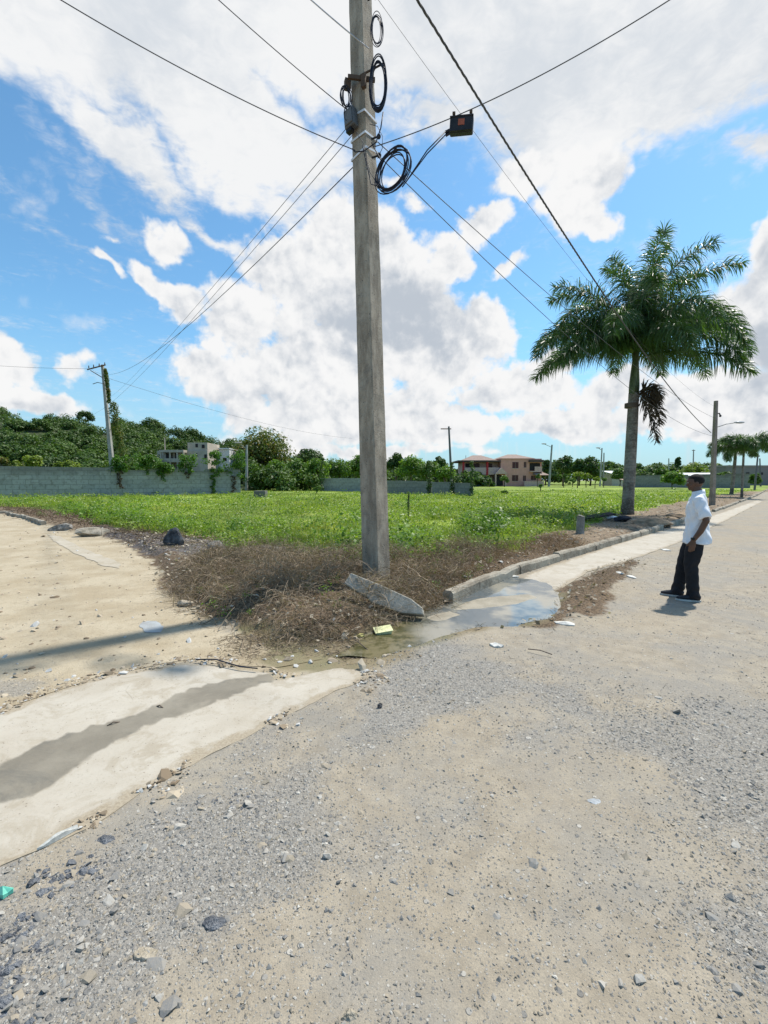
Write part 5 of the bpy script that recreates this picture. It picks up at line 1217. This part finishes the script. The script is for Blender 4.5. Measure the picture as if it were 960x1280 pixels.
# saplings in the field
sap = [(705, 592, 14, 92, 'small round topped sapling in the field right of the grey lamp pole'), (722, 588, 16, 84, 'yellowish sapling, leftmost of the cluster before the palm'), (733, 591, 14, 88, 'low spreading yellow green sapling in the cluster before the palm'), (744, 595, 12, 82, 'thin sapling below the close pair of poles'), (755, 597, 9, 90, 'small thin sapling nearest to the palm trunk on its left'),
       (672, 592, 6, 95, 'single bare stemmed sapling before the right end of the pink house'), (631, 592, 13, 98, 'round green bush in front of the pink house porch'), (716, 598, 8, 95, 'tiny sapling with thin stem left of the yellowish one')]
for i, (px, y0, w_, Y_, l_) in enumerate(sap): make_tree(px, y0, w_, Y_, g_yel if i in (1, 2, 3) else g_mid, l_, 160 + i, nc=9, nl=45, low=.5 if i != 6 else .1, name='sapling', cat='sapling', leaf=.32)
for i, (px, y0, w_, Y_, l_) in enumerate(((612, 594, 4, 96, 'thin bare sapling right of the red pillar of the pink house'), (676, 603, 4, 60, 'small weed bush in the open field below the house right end'), (632, 613, 9, 46, 'dark low weed tuft in the field below the pink house'), (396, 607, 8, 52, 'rounded low bush at the left foot of the short grey wall'))):
    make_tree(px, y0, w_ * 1.4, Y_, g_mid, l_, 180 + i, nc=8, nl=45, low=.05, name='low_bush', cat='bush', leaf=.2)

# ------------------------------------------------------------------ grass and weeds
def blades(name, x, y, h, w, lean, seed, m, z=None):
    r = np.random.default_rng(seed); n = len(x); a = r.uniform(0, 2 * np.pi, n); z = Hh(x, y) if z is None else z
    P0 = np.column_stack([x, y, z - .01]); dv = np.column_stack([np.cos(a), np.sin(a), np.zeros(n)]); b_ = r.uniform(0, 2 * np.pi, n); ld = np.column_stack([np.cos(b_), np.sin(b_), np.zeros(n)]) * (lean * r.random(n) * h)[:, None]
    mid = P0 + ld * .35 + np.array([0, 0, 1.]) * (h * .6)[:, None]; tip = P0 + ld + np.array([0, 0, 1.]) * (h * (1 - .3 * r.random(n)))[:, None]
    V = np.stack([P0 - dv * w[:, None] / 2, P0 + dv * w[:, None] / 2, mid + dv * w[:, None] * .38, mid - dv * w[:, None] * .38, tip], 1).reshape(-1, 3); i0 = np.arange(n)[:, None] * 5
    F3 = np.concatenate([i0 + np.array([[0, 1, 2]]), i0 + np.array([[0, 2, 3]]), i0 + np.array([[3, 2, 4]])], 1).reshape(-1, 3); return link(name, np_mesh(name, V, F3, fattrs={'v': np.repeat(r.random(n), 3)}), m)
def field_pts(n, y0, y1, seed, dens, pw=1.0):
    r = np.random.default_rng(seed); y = y0 * (y1 / y0) ** (r.random(n) ** pw); x = r.uniform(-1.02, 1.0, n) * y * .93; k = dens(x, y, masks(x, y)); ok = r.random(n) < k; return x[ok], y[ok]
g_grass = leaf_mat('grass_blade', (.075, .135, .02), (.27, .35, .06), .42, .5, .22, yellow=(.42, .42, .11))
x, y = field_pts(190000, 7.5, 70, 201, lambda x, y, m: m['grass'] * 1.0, 1.15)
hh_ = np.random.default_rng(1).uniform(.08, .26, len(x)) * np.clip(1.1 - y / 110, .5, 1) * np.clip(.8 + 2.2 * fbm(x, y, .5, 210, 4), .25, 2.2); x_off = x
gr_ = blades('grass', x, y, hh_, .009 * (y / 7) ** .95, .7, 202, g_grass); tagp(gr_, 'bright green grass filling the open lot', 'grass', kind='stuff')
# broad leaved weeds
def leafpatch(name, n, y0, y1, seed, dens, size, hmax, m, pw=1.0, label='', cat='weeds'):
    x, y = field_pts(n, y0, y1, seed, dens, pw); r = np.random.default_rng(seed + 1); nn = len(x); hp = hmax * (0.35 + 1.3 * np.clip(fbm(x, y, .9, seed % 50, 3) + .35, 0, 1)); z = Hh(x, y) + hp * r.random(nn) ** .7
    P_ = np.column_stack([x, y, z]); nv = r.normal(0, .5, (nn, 3)); nv[:, 2] += .9; nv /= np.linalg.norm(nv, axis=1)[:, None]; a = np.cross(nv, r.normal(0, 1, (nn, 3))); a /= np.linalg.norm(a, axis=1)[:, None]; b_ = np.cross(nv, a)
    s_ = size * r.uniform(.6, 1.4, nn) * np.clip((y / 9) ** .55, .7, 4); a *= s_[:, None] / 2; b_ *= s_[:, None] * .36
    V = np.stack([P_ - a, P_ + b_ - a * .15, P_ + a, P_ - b_ - a * .15], 1).reshape(-1, 3); o = link(name, np_mesh(name, V, np.arange(nn * 4).reshape(-1, 4), fattrs={'v': r.random(nn)}), m); return tagp(o, label, cat, kind='stuff')
weed_m = leaf_mat('weed_leaf', (.09, .155, .02), (.27, .36, .06), .38, .45, .7)
def wd(x, y, m): return m['grass'] * np.clip(fbm(x, y, .55, 220, 4) * 3.0 + .85 - np.clip((y - 14) / 40, 0, .5), 0, 1)
leafpatch('weeds', 230000, 7.5, 45, 221, wd, .055, .34, weed_m, 1.5, 'broad leaved green weeds in thick patches along the front of the lot')
def in_pile(r):
    while True:
        a, b_ = r.uniform(-3.2, 2.5), r.uniform(5.0, 9.0)
        if sdf(STRAW, np.array([a]), np.array([b_]))[0] > .1: return a, b_
rr_ = np.random.default_rng(77); UC = []; US = []; UV = []
EDGE2 = gp([(60, 642), (110, 652), (170, 666), (215, 668), (270, 676), (330, 692), (385, 702), (440, 704), (520, 702), (560, 692), (620, 682), (690, 664), (720, 655)])
for i in range(len(EDGE2) - 1):
    a, b_ = Vector(EDGE2[i]), Vector(EDGE2[i + 1]); L = (b_ - a).length; nr = Vector((-(b_ - a).y, (b_ - a).x)).normalized()
    for k in range(int(L / .22) + 1):
        q = a.lerp(b_, rr_.random()) + nr * (rr_.normal(.55, .7)); s0 = rr_.uniform(.12, .36) * (1.5 if rr_.random() < .25 else 1); v0 = rr_.random()
        for j in range(3): UC.append((q.x + rr_.normal(0, s0 * .6), q.y + rr_.normal(0, s0 * .6), float(Hh(q.x, q.y)) + s0 * rr_.uniform(.3, 1.1))); US.append(s0 * rr_.uniform(.6, 1.1)); UV.append(v0)
for i in range(80):
    xq, yq = in_pile(rr_)
    s0 = rr_.uniform(.05, .13); UC.append((xq, yq, float(Hh(xq, yq)) + s0 * .9)); US.append(s0); UV.append(rr_.random())
xx_, yy_ = field_pts(900, 9, 45, 261, lambda x, y, m: m['grass'] * (fbm(x, y, .3, 262, 3) > .08), 1.2)
for a, b_ in zip(xx_, yy_): UC.append((a, b_, float(Hh(a, b_)) + .15)); US.append(rr_.uniform(.15, .38) * min(1.6, b_ / 14 + .4)); UV.append(rr_.random())
USn = np.array(US); ug = cloud_obj('undergrowth', UC, USn, 46, USn * .26, 263, leaf_mat('undergrowth_leaf', (.045, .105, .014), (.21, .34, .045), .36, .45, .6), vb=UV, up=.9, shell=.7)
tagp(ug, 'low leafy clumps of bright green creepers along the front edge of the lot', 'undergrowth', kind='stuff')
dkw = leaf_mat('dark_weed', (.03, .085, .012), (.10, .20, .025), .3, .45, .7)
leafpatch('dark_weeds', 60000, 7.5, 70, 231, lambda x, y, m: m['grass'] * (fbm(x, y, .45, 240, 3) > .28), .06, .42, dkw, 1.2, 'darker green weed tufts scattered in the lot')
# white specks of tiny flowers
x, y = field_pts(2500, 8, 30, 251, lambda x, y, m: m['grass'] * .8, 1.2); r = np.random.default_rng(9); P_ = np.column_stack([x, y, Hh(x, y) + r.uniform(.2, .36, len(x))])
tagp(link('wild_flowers', stones_mesh('wild_flowers', P_, np.full(len(x), .008) * (y / 9), .6, 9), mat('petal', (.75, .75, .5), .7, bump=0)), 'tiny pale wild flowers dotted over the near grass', 'flowers', kind='stuff')

# ------------------------------------------------------------------ dry brush
def stems(name, x, y, L, w, seed, m, arch=.5, up=.6, zl=None, kink=.5):
    r = np.random.default_rng(seed); n = len(x); a = r.uniform(0, 2 * np.pi, n); e = r.normal(up, .45, n); P_ = np.column_stack([x, y, (Hh(x, y) if zl is None else zl)]); d_ = np.column_stack([np.cos(a) * np.cos(e), np.sin(a) * np.cos(e), np.abs(np.sin(e))]); sg = 5; V = np.zeros((n, sg + 1, 2, 3)); s_ = L / sg
    for i in range(sg + 1):
        wv = np.cross(d_, r.normal(0, 1, (n, 3)) if i == 0 else wv0); wv /= np.linalg.norm(wv, axis=1)[:, None] + 1e-9
        if i == 0: wv0 = r.normal(0, 1, (n, 3))
        ww = (w * (1 - .6 * i / sg))[:, None] / 2; V[:, i, 0] = P_ - wv * ww; V[:, i, 1] = P_ + wv * ww
        d_ = d_ + r.normal(0, kink * .45, (n, 3)); d_[:, 2] -= arch * .45 * (1 + i * .2); d_ /= np.linalg.norm(d_, axis=1)[:, None]; P_ = P_ + d_ * s_[:, None]
        g = Hh(P_[:, 0], P_[:, 1]) + .008; low = P_[:, 2] < g; P_[low, 2] = g[low]
    V = V.reshape(-1, 3); i0 = (np.arange(n)[:, None, None] * (sg + 1) * 2) + (np.arange(sg)[None, :, None] * 2); F4 = (i0 + np.array([0, 1, 3, 2])[None, None]).reshape(-1, 4)
    return link(name, np_mesh(name, V, F4, fattrs={'v': np.repeat(r.random(n), sg)}), m)
straw_m = leaf_mat('dry_stem', (.055, .038, .028), (.42, .325, .225), .12, .8, 1.2)
straw_r = leaf_mat('reddish_stem', (.10, .06, .04), (.42, .28, .18), .12, .8, 1.2)
def in_poly(n, poly, seed, pad=.1, extra=None):
    r = np.random.default_rng(seed); pa = np.array(poly); x = r.uniform(pa[:, 0].min() - pad, pa[:, 0].max() + pad, n); y = r.uniform(pa[:, 1].min() - pad, pa[:, 1].max() + pad, n)
    s_ = sdf(poly, x, y) + fbm(x, y, 1.5, seed % 40, 3) * .35; k = sstep(s_, -.12, .25)
    if extra is not None: k = k * extra(x, y)
    ok = r.random(n) < k; return x[ok], y[ok]
PILE = gp([(205, 740), (260, 700), (330, 700), (440, 700), (520, 700), (600, 690), (640, 700), (570, 752), (520, 776), (430, 806), (340, 804), (235, 768)])
x, y = in_poly(100000, PILE, 301, extra=lambda x, y: np.clip(.68 + 2.6 * fbm(x, y, 1.6, 19, 3), .15, 1)); r = np.random.default_rng(2)
hz_ = Hh(x, y) + np.clip(.21 * sstep(sdf(PILE, x, y), 0, .5), 0, 1) * r.random(len(x)) * np.clip(.8 + 2.4 * fbm(x, y, 1.3, 33, 3), .05, 2)
st1 = stems('dry_brush', x, y, r.uniform(.06, .42, len(x)) * (1 + .7 * (r.random(len(x)) < .06)), r.uniform(.0025, .0065, len(x)) * (1 + 1.3 * (r.random(len(x)) < .12)), 302, straw_m, .40, .5, zl=hz_)
tagp(st1, 'tangled heap of dry brown vines around the foot of the tall pole', 'dry brush', kind='stuff')
x, y = in_poly(60000, STRAW, 311, extra=lambda x, y: np.clip(.55 + 2.5 * fbm(x, y, 1.2, 17, 3), .06, 1))
st2 = stems('dead_stalks', x, y, np.random.default_rng(3).uniform(.08, .30, len(x)), np.random.default_rng(4).uniform(.004, .009, len(x)) * np.clip(y / 8, 1, 2), 312, straw_m, .6, .25)
tagp(st2, 'flattened dead stalks covering the verge between lot and road', 'dry brush', kind='stuff')
RED = gp([(488, 735), (500, 700), (560, 690), (640, 686), (700, 672), (735, 688), (650, 712), (570, 750), (520, 765)])
x, y = in_poly(22000, RED, 321); st3 = stems('dry_grass', x, y, np.random.default_rng(5).uniform(.12, .38, len(x)), np.random.default_rng(6).uniform(.003, .007, len(x)), 322, straw_r, .3, .9)
tagp(st3, 'reddish dry grass between the tall pole and the kerb', 'dry grass', kind='stuff')
x, y = in_poly(16000, STRAW2, 331); st4 = stems('dry_grass', x, y, np.random.default_rng(7).uniform(.04, .13, len(x)), np.random.default_rng(8).uniform(.003, .007, len(x)), 332, straw_m, .5, .5)
tagp(st4, 'low dry grass and litter on the silt between puddle and road', 'dry grass', kind='stuff')
LEFTV = gp([(0, 636), (60, 640), (110, 650), (170, 664), (215, 668), (200, 690), (150, 676), (100, 668), (60, 656), (0, 644)])
x, y = in_poly(22000, LEFTV, 341, pad=.5); st5 = stems('dead_weeds', x, y, np.random.default_rng(7).uniform(.15, .5, len(x)), np.random.default_rng(8).uniform(.008, .018, len(x)), 342, leaf_mat('dark_dry', (.05, .03, .025), (.22, .15, .10), .1, .8, 1.0), .45, .7)
tagp(st5, 'dark dried weeds along the kerb of the side road', 'dry brush', kind='stuff')
EDGE = gp([(110, 648), (170, 664), (270, 672), (385, 702), (520, 702), (560, 690), (620, 680), (620, 690), (560, 700), (520, 712), (440, 714), (380, 712), (330, 700), (270, 682), (215, 676), (150, 668)])
x, y = in_poly(16000, EDGE, 351); st6 = stems('dead_weeds', x, y, np.random.default_rng(9).uniform(.15, .42, len(x)), np.random.default_rng(10).uniform(.004, .011, len(x)), 352, bpy.data.materials['dark_dry'], .35, .8)
tagp(st6, 'dark dead weeds where the green growth meets the dry heap', 'dry brush', kind='stuff')
# loose debris on damp verge: short sticks
x, y = in_poly(5200, gp([(300, 790), (420, 790), (470, 800), (440, 830), (330, 826), (240, 800)]), 361); st7 = stems('dead_stalks', x, y, np.random.default_rng(11).uniform(.04, .16, len(x)), np.random.default_rng(12).uniform(.003, .006, len(x)), 362, straw_m, .8, .1)
tagp(st7, 'short bits of straw littering the muddy corner before the heap', 'dry brush', kind='stuff')
x, y = in_poly(2600, gp([(690, 700), (900, 640), (860, 660), (960, 615), (800, 640), (700, 665)]), 371); 
# debris at the palm foot
q = onG(765, 660)
mb = MB(); mb.box((0, 0, .0), (1.5, .3, .05)); o = mb.build('board', mat('charred_wood', (.05, .04, .035), .9)); o.location = onG(745, 651, .18); o.rotation_euler = (R(10), R(-6), R(15)); tagp(o, 'dark charred board lying against the foot of the big palm', 'board')
rock('plastic_bag', onG(762, 650, .1), (.62, .4, .2), mat('white_plastic', (.8, .8, .82), .4, bump=.3), 'crumpled white plastic bag at the foot of the big palm', 40, cat='plastic bag')
rock('cloth_bundle', onG(778, 652, .1), (.7, .5, .26), mat('dark_cloth', (.03, .03, .04), .9), 'dark cloth bundle beside the white plastic bag at the palm', 41, cat='cloth')
rock('mound', onG(806, 654, .0), (1.9, 1.4, .5), mat('mound_soil', (.33, .25, .17), .95, scale=5, bump=.8, base2=(.2, .14, .09)), 'low mound of brown earth right of the big palm foot', 42, cat='earth mound')
rock('mound', onG(858, 645, .0), (2.2, 1.6, .55), MATS['mound_soil'], 'mound of brown earth behind the man at the kerb', 43, cat='earth mound')
mb = MB(); mb.loft([(0, 0, 0), (.25, 0, .05), (.55, .05, -.02)], [(.02, .07), (.015, .09), (.005, .03)], 8); o = mb.build('plastic_scrap', MATS['white_plastic']); o.location = onG(718, 641, .15); o.rotation_euler = (0, R(35), 0); tagp(o, 'thin white scrap sticking up in the grass behind the stub post', 'litter')
def flat_litter(px, py, s, m, label, seed, cat='litter', name='litter'):
    rn = random.Random(seed); n = 9; pts = []
    for i in range(n): a = 2 * math.pi * i / n; r_ = rn.uniform(.65, 1.1); pts.append((math.cos(a) * s[0] / 2 * r_, math.sin(a) * s[1] / 2 * r_))
    vs = [(x_, y_, rn.uniform(.0, .02)) for x_, y_ in pts] + [(0, 0, .03)] + [(x_, y_, -.004) for x_, y_ in pts]
    fs = [(i, (i + 1) % n, n) for i in range(n)] + [(n + 1 + i, n + 1 + (i + 1) % n, (i + 1) % n, i) for i in range(n)]; mb = MB(); mb.add(vs, fs); o = mb.build(name, m); o.location = onG(px, py, .01); o.rotation_euler = (0, 0, rn.uniform(0, 6)); return tagp(o, label, cat)
paper = mat('paper', (.66, .64, .58), .8, bump=.1)
flat_litter(620, 808, (.17, .10), paper, 'pale torn paper lying on the grey gravel right of the puddle outlet', 1)
flat_litter(706, 781, (.22, .12), paper, 'white paper scrap at the front edge of the dry grass island', 2)
flat_litter(642, 722, (.2, .12), paper, 'whitish scrap lying against the kerb above the puddle', 3)
flat_litter(790, 722, (.28, .12), paper, 'long pale scrap at the road side of the dry grass island', 4)
flat_litter(775, 717, (.18, .12), paper, 'small pale scrap above the long one on the dry grass island', 5)
flat_litter(832, 688, (.3, .14), paper, 'pale scrap on the road edge left of the man', 6)
flat_litter(752, 693, (.16, .1), paper, 'tiny pale scrap in the far roadside gutter', 7)
flat_litter(630, 757, (.10, .07), MATS['dark_rock'], 'small dark lump in the puddle near its pale bank', 8)
flat_litter(4, 1119, (.09, .05), mat('green_plastic', (.15, .55, .42), .4, bump=0), 'scrap of turquoise plastic at the left edge of the gravel', 9)
flat_litter(72, 1051, (.17, .018), paper, 'thin white strip lying along the edge of the concrete gutter', 10)
flat_litter(475, 885, (.05, .03), MATS['dark_rock'], 'tiny dark chip on the gravel below the end of the gutter slab', 11)
q = onG(479, 793, .03); mb = MB(); mb.box((0, 0, .0), (.16, .11, .05), taper=1.15); mb.box((0, 0, .027), (.20, .145, .008)); o = mb.build('food_container', mat('pale_yellow_foam', (.66, .66, .36), .6, bump=0)); bevel(o, .008); o.location = q; o.rotation_euler = (R(8), R(-6), R(12)); tagp(o, 'pale yellow foam food box floating at the muddy edge of the puddle', 'food box')
flat_litter(450, 796, (.12, .06), mat('yellow_leaf', (.45, .40, .14), .7, bump=0), 'yellow leaf in the mud left of the pale foam box', 12)
# cables of twigs on the gutter: a black strap and a few sticks
cable([onG(245, 829, .035), onG(270, 831, .05), onG(300, 838, .035), onG(322, 841, .035)], .006, 'thin black strap lying on the upper edge of the concrete gutter', m=black_cable, name='strap', cat='strap')
for i, (a, b_, c_, d_, l_) in enumerate(((150, 908, 134, 913, 'short dark twig lying in the wet silt of the gutter'), (196, 888, 204, 890, 'tiny twig in the middle of the wet silt strip'), (430, 795, 462, 818, 'long thin stick on the mud before the heap'), (660, 815, 690, 822, 'thin stick on the road below the dry grass island'))):
    cable([onG(a, b_, .03), onG((a + c_) / 2, (b_ + d_) / 2, .045), onG(c_, d_, .03)], .005, l_, m=bark, name='twig', cat='twig')

# ------------------------------------------------------------------ the man
MP = G(866, 750)
man_o = Vector((MP.x, MP.y, float(Hh(MP.x, MP.y)) + .005)); RZ = R(59)
skin = mat('skin', (.115, .058, .036), .5, scale=12, var=.1, bump=.05, spec=.4)
mb = MB()
mb.loft([(0, 0, .84), (0, 0, .95), (0, 0, 1.1), (0, 0, 1.25), (0, 0, 1.37), (0, 0, 1.44)], [(.15, .10), (.145, .10), (.14, .095), (.155, .10), (.15, .09), (.08, .07)], 16, ref=(0, 1, 0))
mb.loft([(0, -.01, 1.38), (0, .0, 1.47), (0, .02, 1.56)], [(.062, .065), (.055, .06), (.055, .06)], 14, ref=(0, 1, 0))
mb.ball((0, .015, 1.635), (.073, .095, .098), 20); mb.ball((0, .035, 1.585), (.056, .072, .07), 16); mb.ball((0, .078, 1.545), (.028, .028, .022), 12)
mb.loft([(0, .098, 1.64), (0, .114, 1.607), (0, .102, 1.594)], [(.007, .007), (.014, .011), (.012, .008)], 8); mb.ball((0, .098, 1.66), (.05, .016, .012), 10)
mb.ball((0, .100, 1.572), (.024, .014, .008), 10); mb.ball((0, .097, 1.560), (.022, .014, .008), 10)
for s_ in (-1, 1): mb.ball((s_ * .074, .0, 1.615), (.010, .020, .032), 10); mb.ball((s_ * .045, .07, 1.60), (.02, .02, .022), 8)
def armpts(s_): return [(s_ * .165, -.005, 1.385), (s_ * .215, -.04, 1.26), (s_ * .245, -.085, 1.12), (s_ * .245, -.03, .98), (s_ * .238, .045, .85)]
hands = []
for s_ in (-1, 1):
    P_ = armpts(s_); mb.loft(P_, [.055, .050, .042, .038, .027], 12)
    w_ = Vector(P_[-1]); hd = Vector((s_ * -.02, .10, -.95)).normalized(); mb.loft([w_ - hd * .01, w_ + hd * .035, w_ + hd * .085, w_ + hd * .10], [(.020, .027), (.018, .040), (.016, .041), (.010, .034)], 12, ref=(0, 1, 0))
    for k, (oy, L_) in enumerate(((.031, .070), (.011, .080), (-.010, .074), (-.029, .058))):
        b0 = w_ + hd * .085 + Vector((0, oy, 0)); cur = Vector((-s_ * .5, .05, 0)); p1 = b0 + hd * L_ * .45; p2_ = p1 + (hd + cur * .5).normalized() * L_ * .32; p3_ = p2_ + (hd + cur * 1.2).normalized() * L_ * .25
        mb.loft([b0 - hd * .02, b0, p1, p2_, p3_], [.0095, .0095, .009, .0082, .006], 8)
    t0 = w_ + hd * .03 + Vector((0, .03, 0)); t1 = t0 + (hd + Vector((-s_ * .3, .8, 0))).normalized() * .038; t2 = t1 + (hd + Vector((-s_ * .4, .25, 0))).normalized() * .032; mb.loft([t0 - hd * .01, t0, t1, t2], [.013, .013, .011, .008], 8)
def leg(s_): return ([(-.085, 0, .90), (-.092, .025, .68), (-.098, .05, .48), (-.10, .02, .28), (-.10, -.005, .07)] if s_ < 0 else [(.085, 0, .90), (.095, .07, .68), (.10, .125, .48), (.10, .15, .28), (.10, .175, .07)])
for s_ in (-1, 1): mb.loft(leg(s_), [(.075, .08), (.065, .07), (.05, .055), (.045, .05), (.032, .036)], 12, ref=(0, 1, 0))
for s_, fy in ((-1, -.005), (1, .175)): mb.loft([(s_ * .10, fy - .04, .045), (s_ * .10, fy + .08, .04), (s_ * .105, fy + .18, .03)], [(.032, .03), (.035, .025), (.028, .015)], 10, ref=(0, 0, 1))
def nod(v):
    v = Vector(v); k = max(0, min(1, (v.z - 1.47) / .06)); a = -R(11) * k
    y_, z_ = v.y, v.z - 1.50; return (v.x, y_ * math.cos(a) - z_ * math.sin(a) + .0, 1.50 + y_ * math.sin(a) + z_ * math.cos(a)) if k > 0 else tuple(v)
mb.v = [nod(v) for v in mb.v]
man = mb.build('person', skin); remesh(man, .0055, 3); man.location = man_o; man.rotation_euler = (0, 0, RZ)
tagp(man, 'man in white short sleeved shirt and black trousers standing on the road looking left', 'person')
hairm = mat('black_hair', (.012, .010, .009), .8, scale=60, bump=.6, bdist=.004)
mb = MB(); mb.ball((0, .002, 1.650), (.082, .100, .093), 28); o = mb.build('hair', hairm, man); me = o.data
for v in me.vertices:
    c_ = v.co; face = max(0, min(1, (c_.y - .02) / .02)) * max(0, min(1, (1.695 - c_.z) / .015)); lowc = max(0, min(1, (1.60 - c_.z) / .02)); k = max(face, lowc); 
    ctr = Vector((0, .015, 1.635)); v.co = Vector(nod(ctr + (c_ - ctr) * (1 - .22 * k)))
remesh(o, .006, 2)
shirtm = mat('white_shirt', (.80, .81, .84), .85, scale=9, var=.03, bump=.25, bdist=.012)
mb = MB()
mb.loft([(0, -.01, .80), (0, -.01, .86), (0, -.005, .95), (0, 0, 1.08), (0, 0, 1.22), (0, 0, 1.34), (0, -.01, 1.42), (0, -.008, 1.475)], [(.212, .165), (.206, .160), (.190, .146), (.172, .130), (.178, .126), (.180, .116), (.12, .090), (.066, .068)], 24, ref=(0, 1, 0))
for s_ in (-1, 1): P_ = [Vector(p) for p in armpts(s_)]; mb.loft([P_[0] + Vector((-s_ * .05, 0, .0)), P_[0], P_[1], P_[1].lerp(P_[2], .75)], [.078, .076, .072, .072], 16)
o = mb.build('shirt', shirtm, man)
def folds(co):
    x_, y_, z_ = co[:, 0], co[:, 1], co[:, 2]; return .006 * np.sin(z_ * 34 + x_ * 22 + 3 * np.sin(y_ * 18)) + .005 * np.sin(x_ * 50 - z_ * 25 + y_ * 30) + .005 * np.sin(z_ * 14 + y_ * 26)
remesh(o, .008, 3, folds)
mb = MB()
n_ = 20
for k, zc in enumerate((1.462, 1.482, 1.502)): pass
mb.loft([(0, -.006, 1.455), (0, -.004, 1.485), (0, 0, 1.512), (0, .0, 1.500), (0, -.002, 1.47)], [(.078, .080), (.073, .077), (.068, .073), (.062, .067), (.066, .070)], 20, ref=(0, 1, 0), caps=False); mb.build('collar', shirtm, man, smooth=True)
trm = mat('black_trousers', (.014, .015, .019), .8, scale=8, var=.1, bump=.25, bdist=.012)
mb = MB(); mb.loft([(0, -.01, .98), (0, -.01, .92), (0, -.005, .84), (0, 0, .78)], [(.135, .095), (.152, .108), (.168, .126), (.13, .10)], 20, ref=(0, 1, 0))
for s_ in (-1, 1):
    P_ = leg(s_); mb.loft(P_[:-1] + [(P_[-1][0], P_[-1][1] + .01, .055)], [(.072, .092), (.088, .104), (.074, .084), (.068, .076), (.064, .080)], 16, ref=(0, 1, 0))
o = mb.build('trousers', trm, man)
def folds2(co):
    x_, y_, z_ = co[:, 0], co[:, 1], co[:, 2]; return .005 * np.sin(z_ * 55 + 4 * np.sin(y_ * 22 + x_ * 9)) * (np.exp(-((z_ - .12) / .12) ** 2) + .6 * np.exp(-((z_ - .47) / .1) ** 2) + .2) + .003 * np.sin(y_ * 60 + z_ * 9)
remesh(o, .008, 2, folds2)
shm = mat('black_shoe', (.02, .022, .028), .5, bump=.05); som = mat('pale_sole', (.55, .54, .5), .7, bump=0)
for s_, fy, ang in ((-1, -.005, 6), (1, .175, -4)):
    def rot(p): 
        a = R(ang); return (s_ * .10 + p[0] * math.cos(a) - p[1] * math.sin(a), fy + p[0] * math.sin(a) + p[1] * math.cos(a), p[2])
    mb = MB(); mb.loft([rot((0, -.075, .05)), rot((0, -.05, .055)), rot((0, .02, .062)), rot((0, .09, .05)), rot((0, .16, .04)), rot((0, .205, .034))], [(.028, .028), (.042, .040), (.046, .046), (.046, .034), (.042, .024), (.022, .014)], 14, ref=(0, 0, 1)); o = mb.build('shoe', shm, man); remesh(o, .007, 2)
    mb = MB(); ring = [(math.sin(t) * (.047 if math.cos(t) > 0 else .042), .065 + math.cos(t) * .152) for t in [2 * math.pi * i / 22 for i in range(22)]]; ring = [rot((a, b_, 0)) for a, b_ in ring]
    mb.prism([(a, b_) for a, b_, _ in ring], 0, .022); mb.build('sole', som, o)
mb = MB(); w_ = Vector(armpts(-1)[-1]); mb.loft([w_ + Vector((0, -.004, .035)), w_ + Vector((0, -.001, .012))], [.033, .032], 14); mb.ball(w_ + Vector((-.032, 0, .024)), (.008, .018, .018), 10); mb.build('wristwatch', mat('watch', (.03, .03, .03), .3, metal=.6, bump=0), man)
for s_ in (-1, 1): mb = MB(); mb.ball(nod((s_ * .03, .094, 1.638)), (.012, .010, .009), 10); mb.build('eye', mat('eye', (.5, .48, .45), .2, bump=0), man)
# seed stalks standing above the grass
x, y = field_pts(5200, 9, 40, 411, lambda x, y, m: m['grass'] * np.clip(.35 + 2.5 * fbm(x, y, .4, 412, 3), 0, 1), 1.3)
tagp(stems('seed_stalks', x, y, np.random.default_rng(21).uniform(.35, .75, len(x)), np.random.default_rng(22).uniform(.006, .012, len(x)) * (y / 10), 413, leaf_mat('stalk', (.12, .15, .03), (.42, .40, .15), .3, .6, .5), .12, 1.25, kink=.2), 'tall pale seed stalks sticking up out of the grass', 'grass', kind='stuff')
# dry leaves and scraps on the brush and verge
def scraps(name, n, poly, seed, size, m, label, cat):
    x, y = in_poly(n, poly, seed); r = np.random.default_rng(seed + 1); nn = len(x); P_ = np.column_stack([x, y, Hh(x, y) + r.uniform(.01, .06, nn)]); nv = r.normal(0, .45, (nn, 3)); nv[:, 2] += 1; nv /= np.linalg.norm(nv, axis=1)[:, None]
    a = np.cross(nv, r.normal(0, 1, (nn, 3))); a /= np.linalg.norm(a, axis=1)[:, None]; b_ = np.cross(nv, a); s_ = size * r.uniform(.4, 1.5, nn); a *= s_[:, None] / 2; b_ *= s_[:, None] * .3
    V = np.stack([P_ - a, P_ + b_, P_ + a * .9, P_ - b_], 1).reshape(-1, 3); return tagp(link(name, np_mesh(name, V, np.arange(nn * 4).reshape(-1, 4), fattrs={'v': r.random(nn)}), m), label, cat, kind='stuff')
scr = leaf_mat('scrap', (.10, .07, .045), (.52, .46, .36), .1, .8, 2)
scraps('leaf_litter', 7000, STRAW, 421, .07, scr, 'dead leaves and scraps littering the brown verge', 'leaf litter')
VERGE = gp([(640, 715), (740, 684), (840, 655), (900, 636), (945, 620), (930, 615), (850, 630), (760, 650), (700, 668), (640, 690)])
scraps('leaf_litter', 8000, VERGE, 431, .13, scr, 'scraps and dead leaves on the bare verge by the palm', 'leaf litter')
scraps('leaf_litter', 1500, STRAW2, 441, .06, scr, 'scraps caught in the dry grass island beside the puddle', 'leaf litter')
x, y = in_poly(26000, VERGE, 451, extra=lambda x, y: np.clip(.3 + 3 * fbm(x, y, .5, 27, 3), 0, 1))
tagp(stems('dry_grass', x, y, np.random.default_rng(31).uniform(.10, .35, len(x)), np.random.default_rng(32).uniform(.008, .02, len(x)), 452, straw_m, .5, .5), 'dry brown grass patches on the verge around the big palm', 'dry grass', kind='stuff')
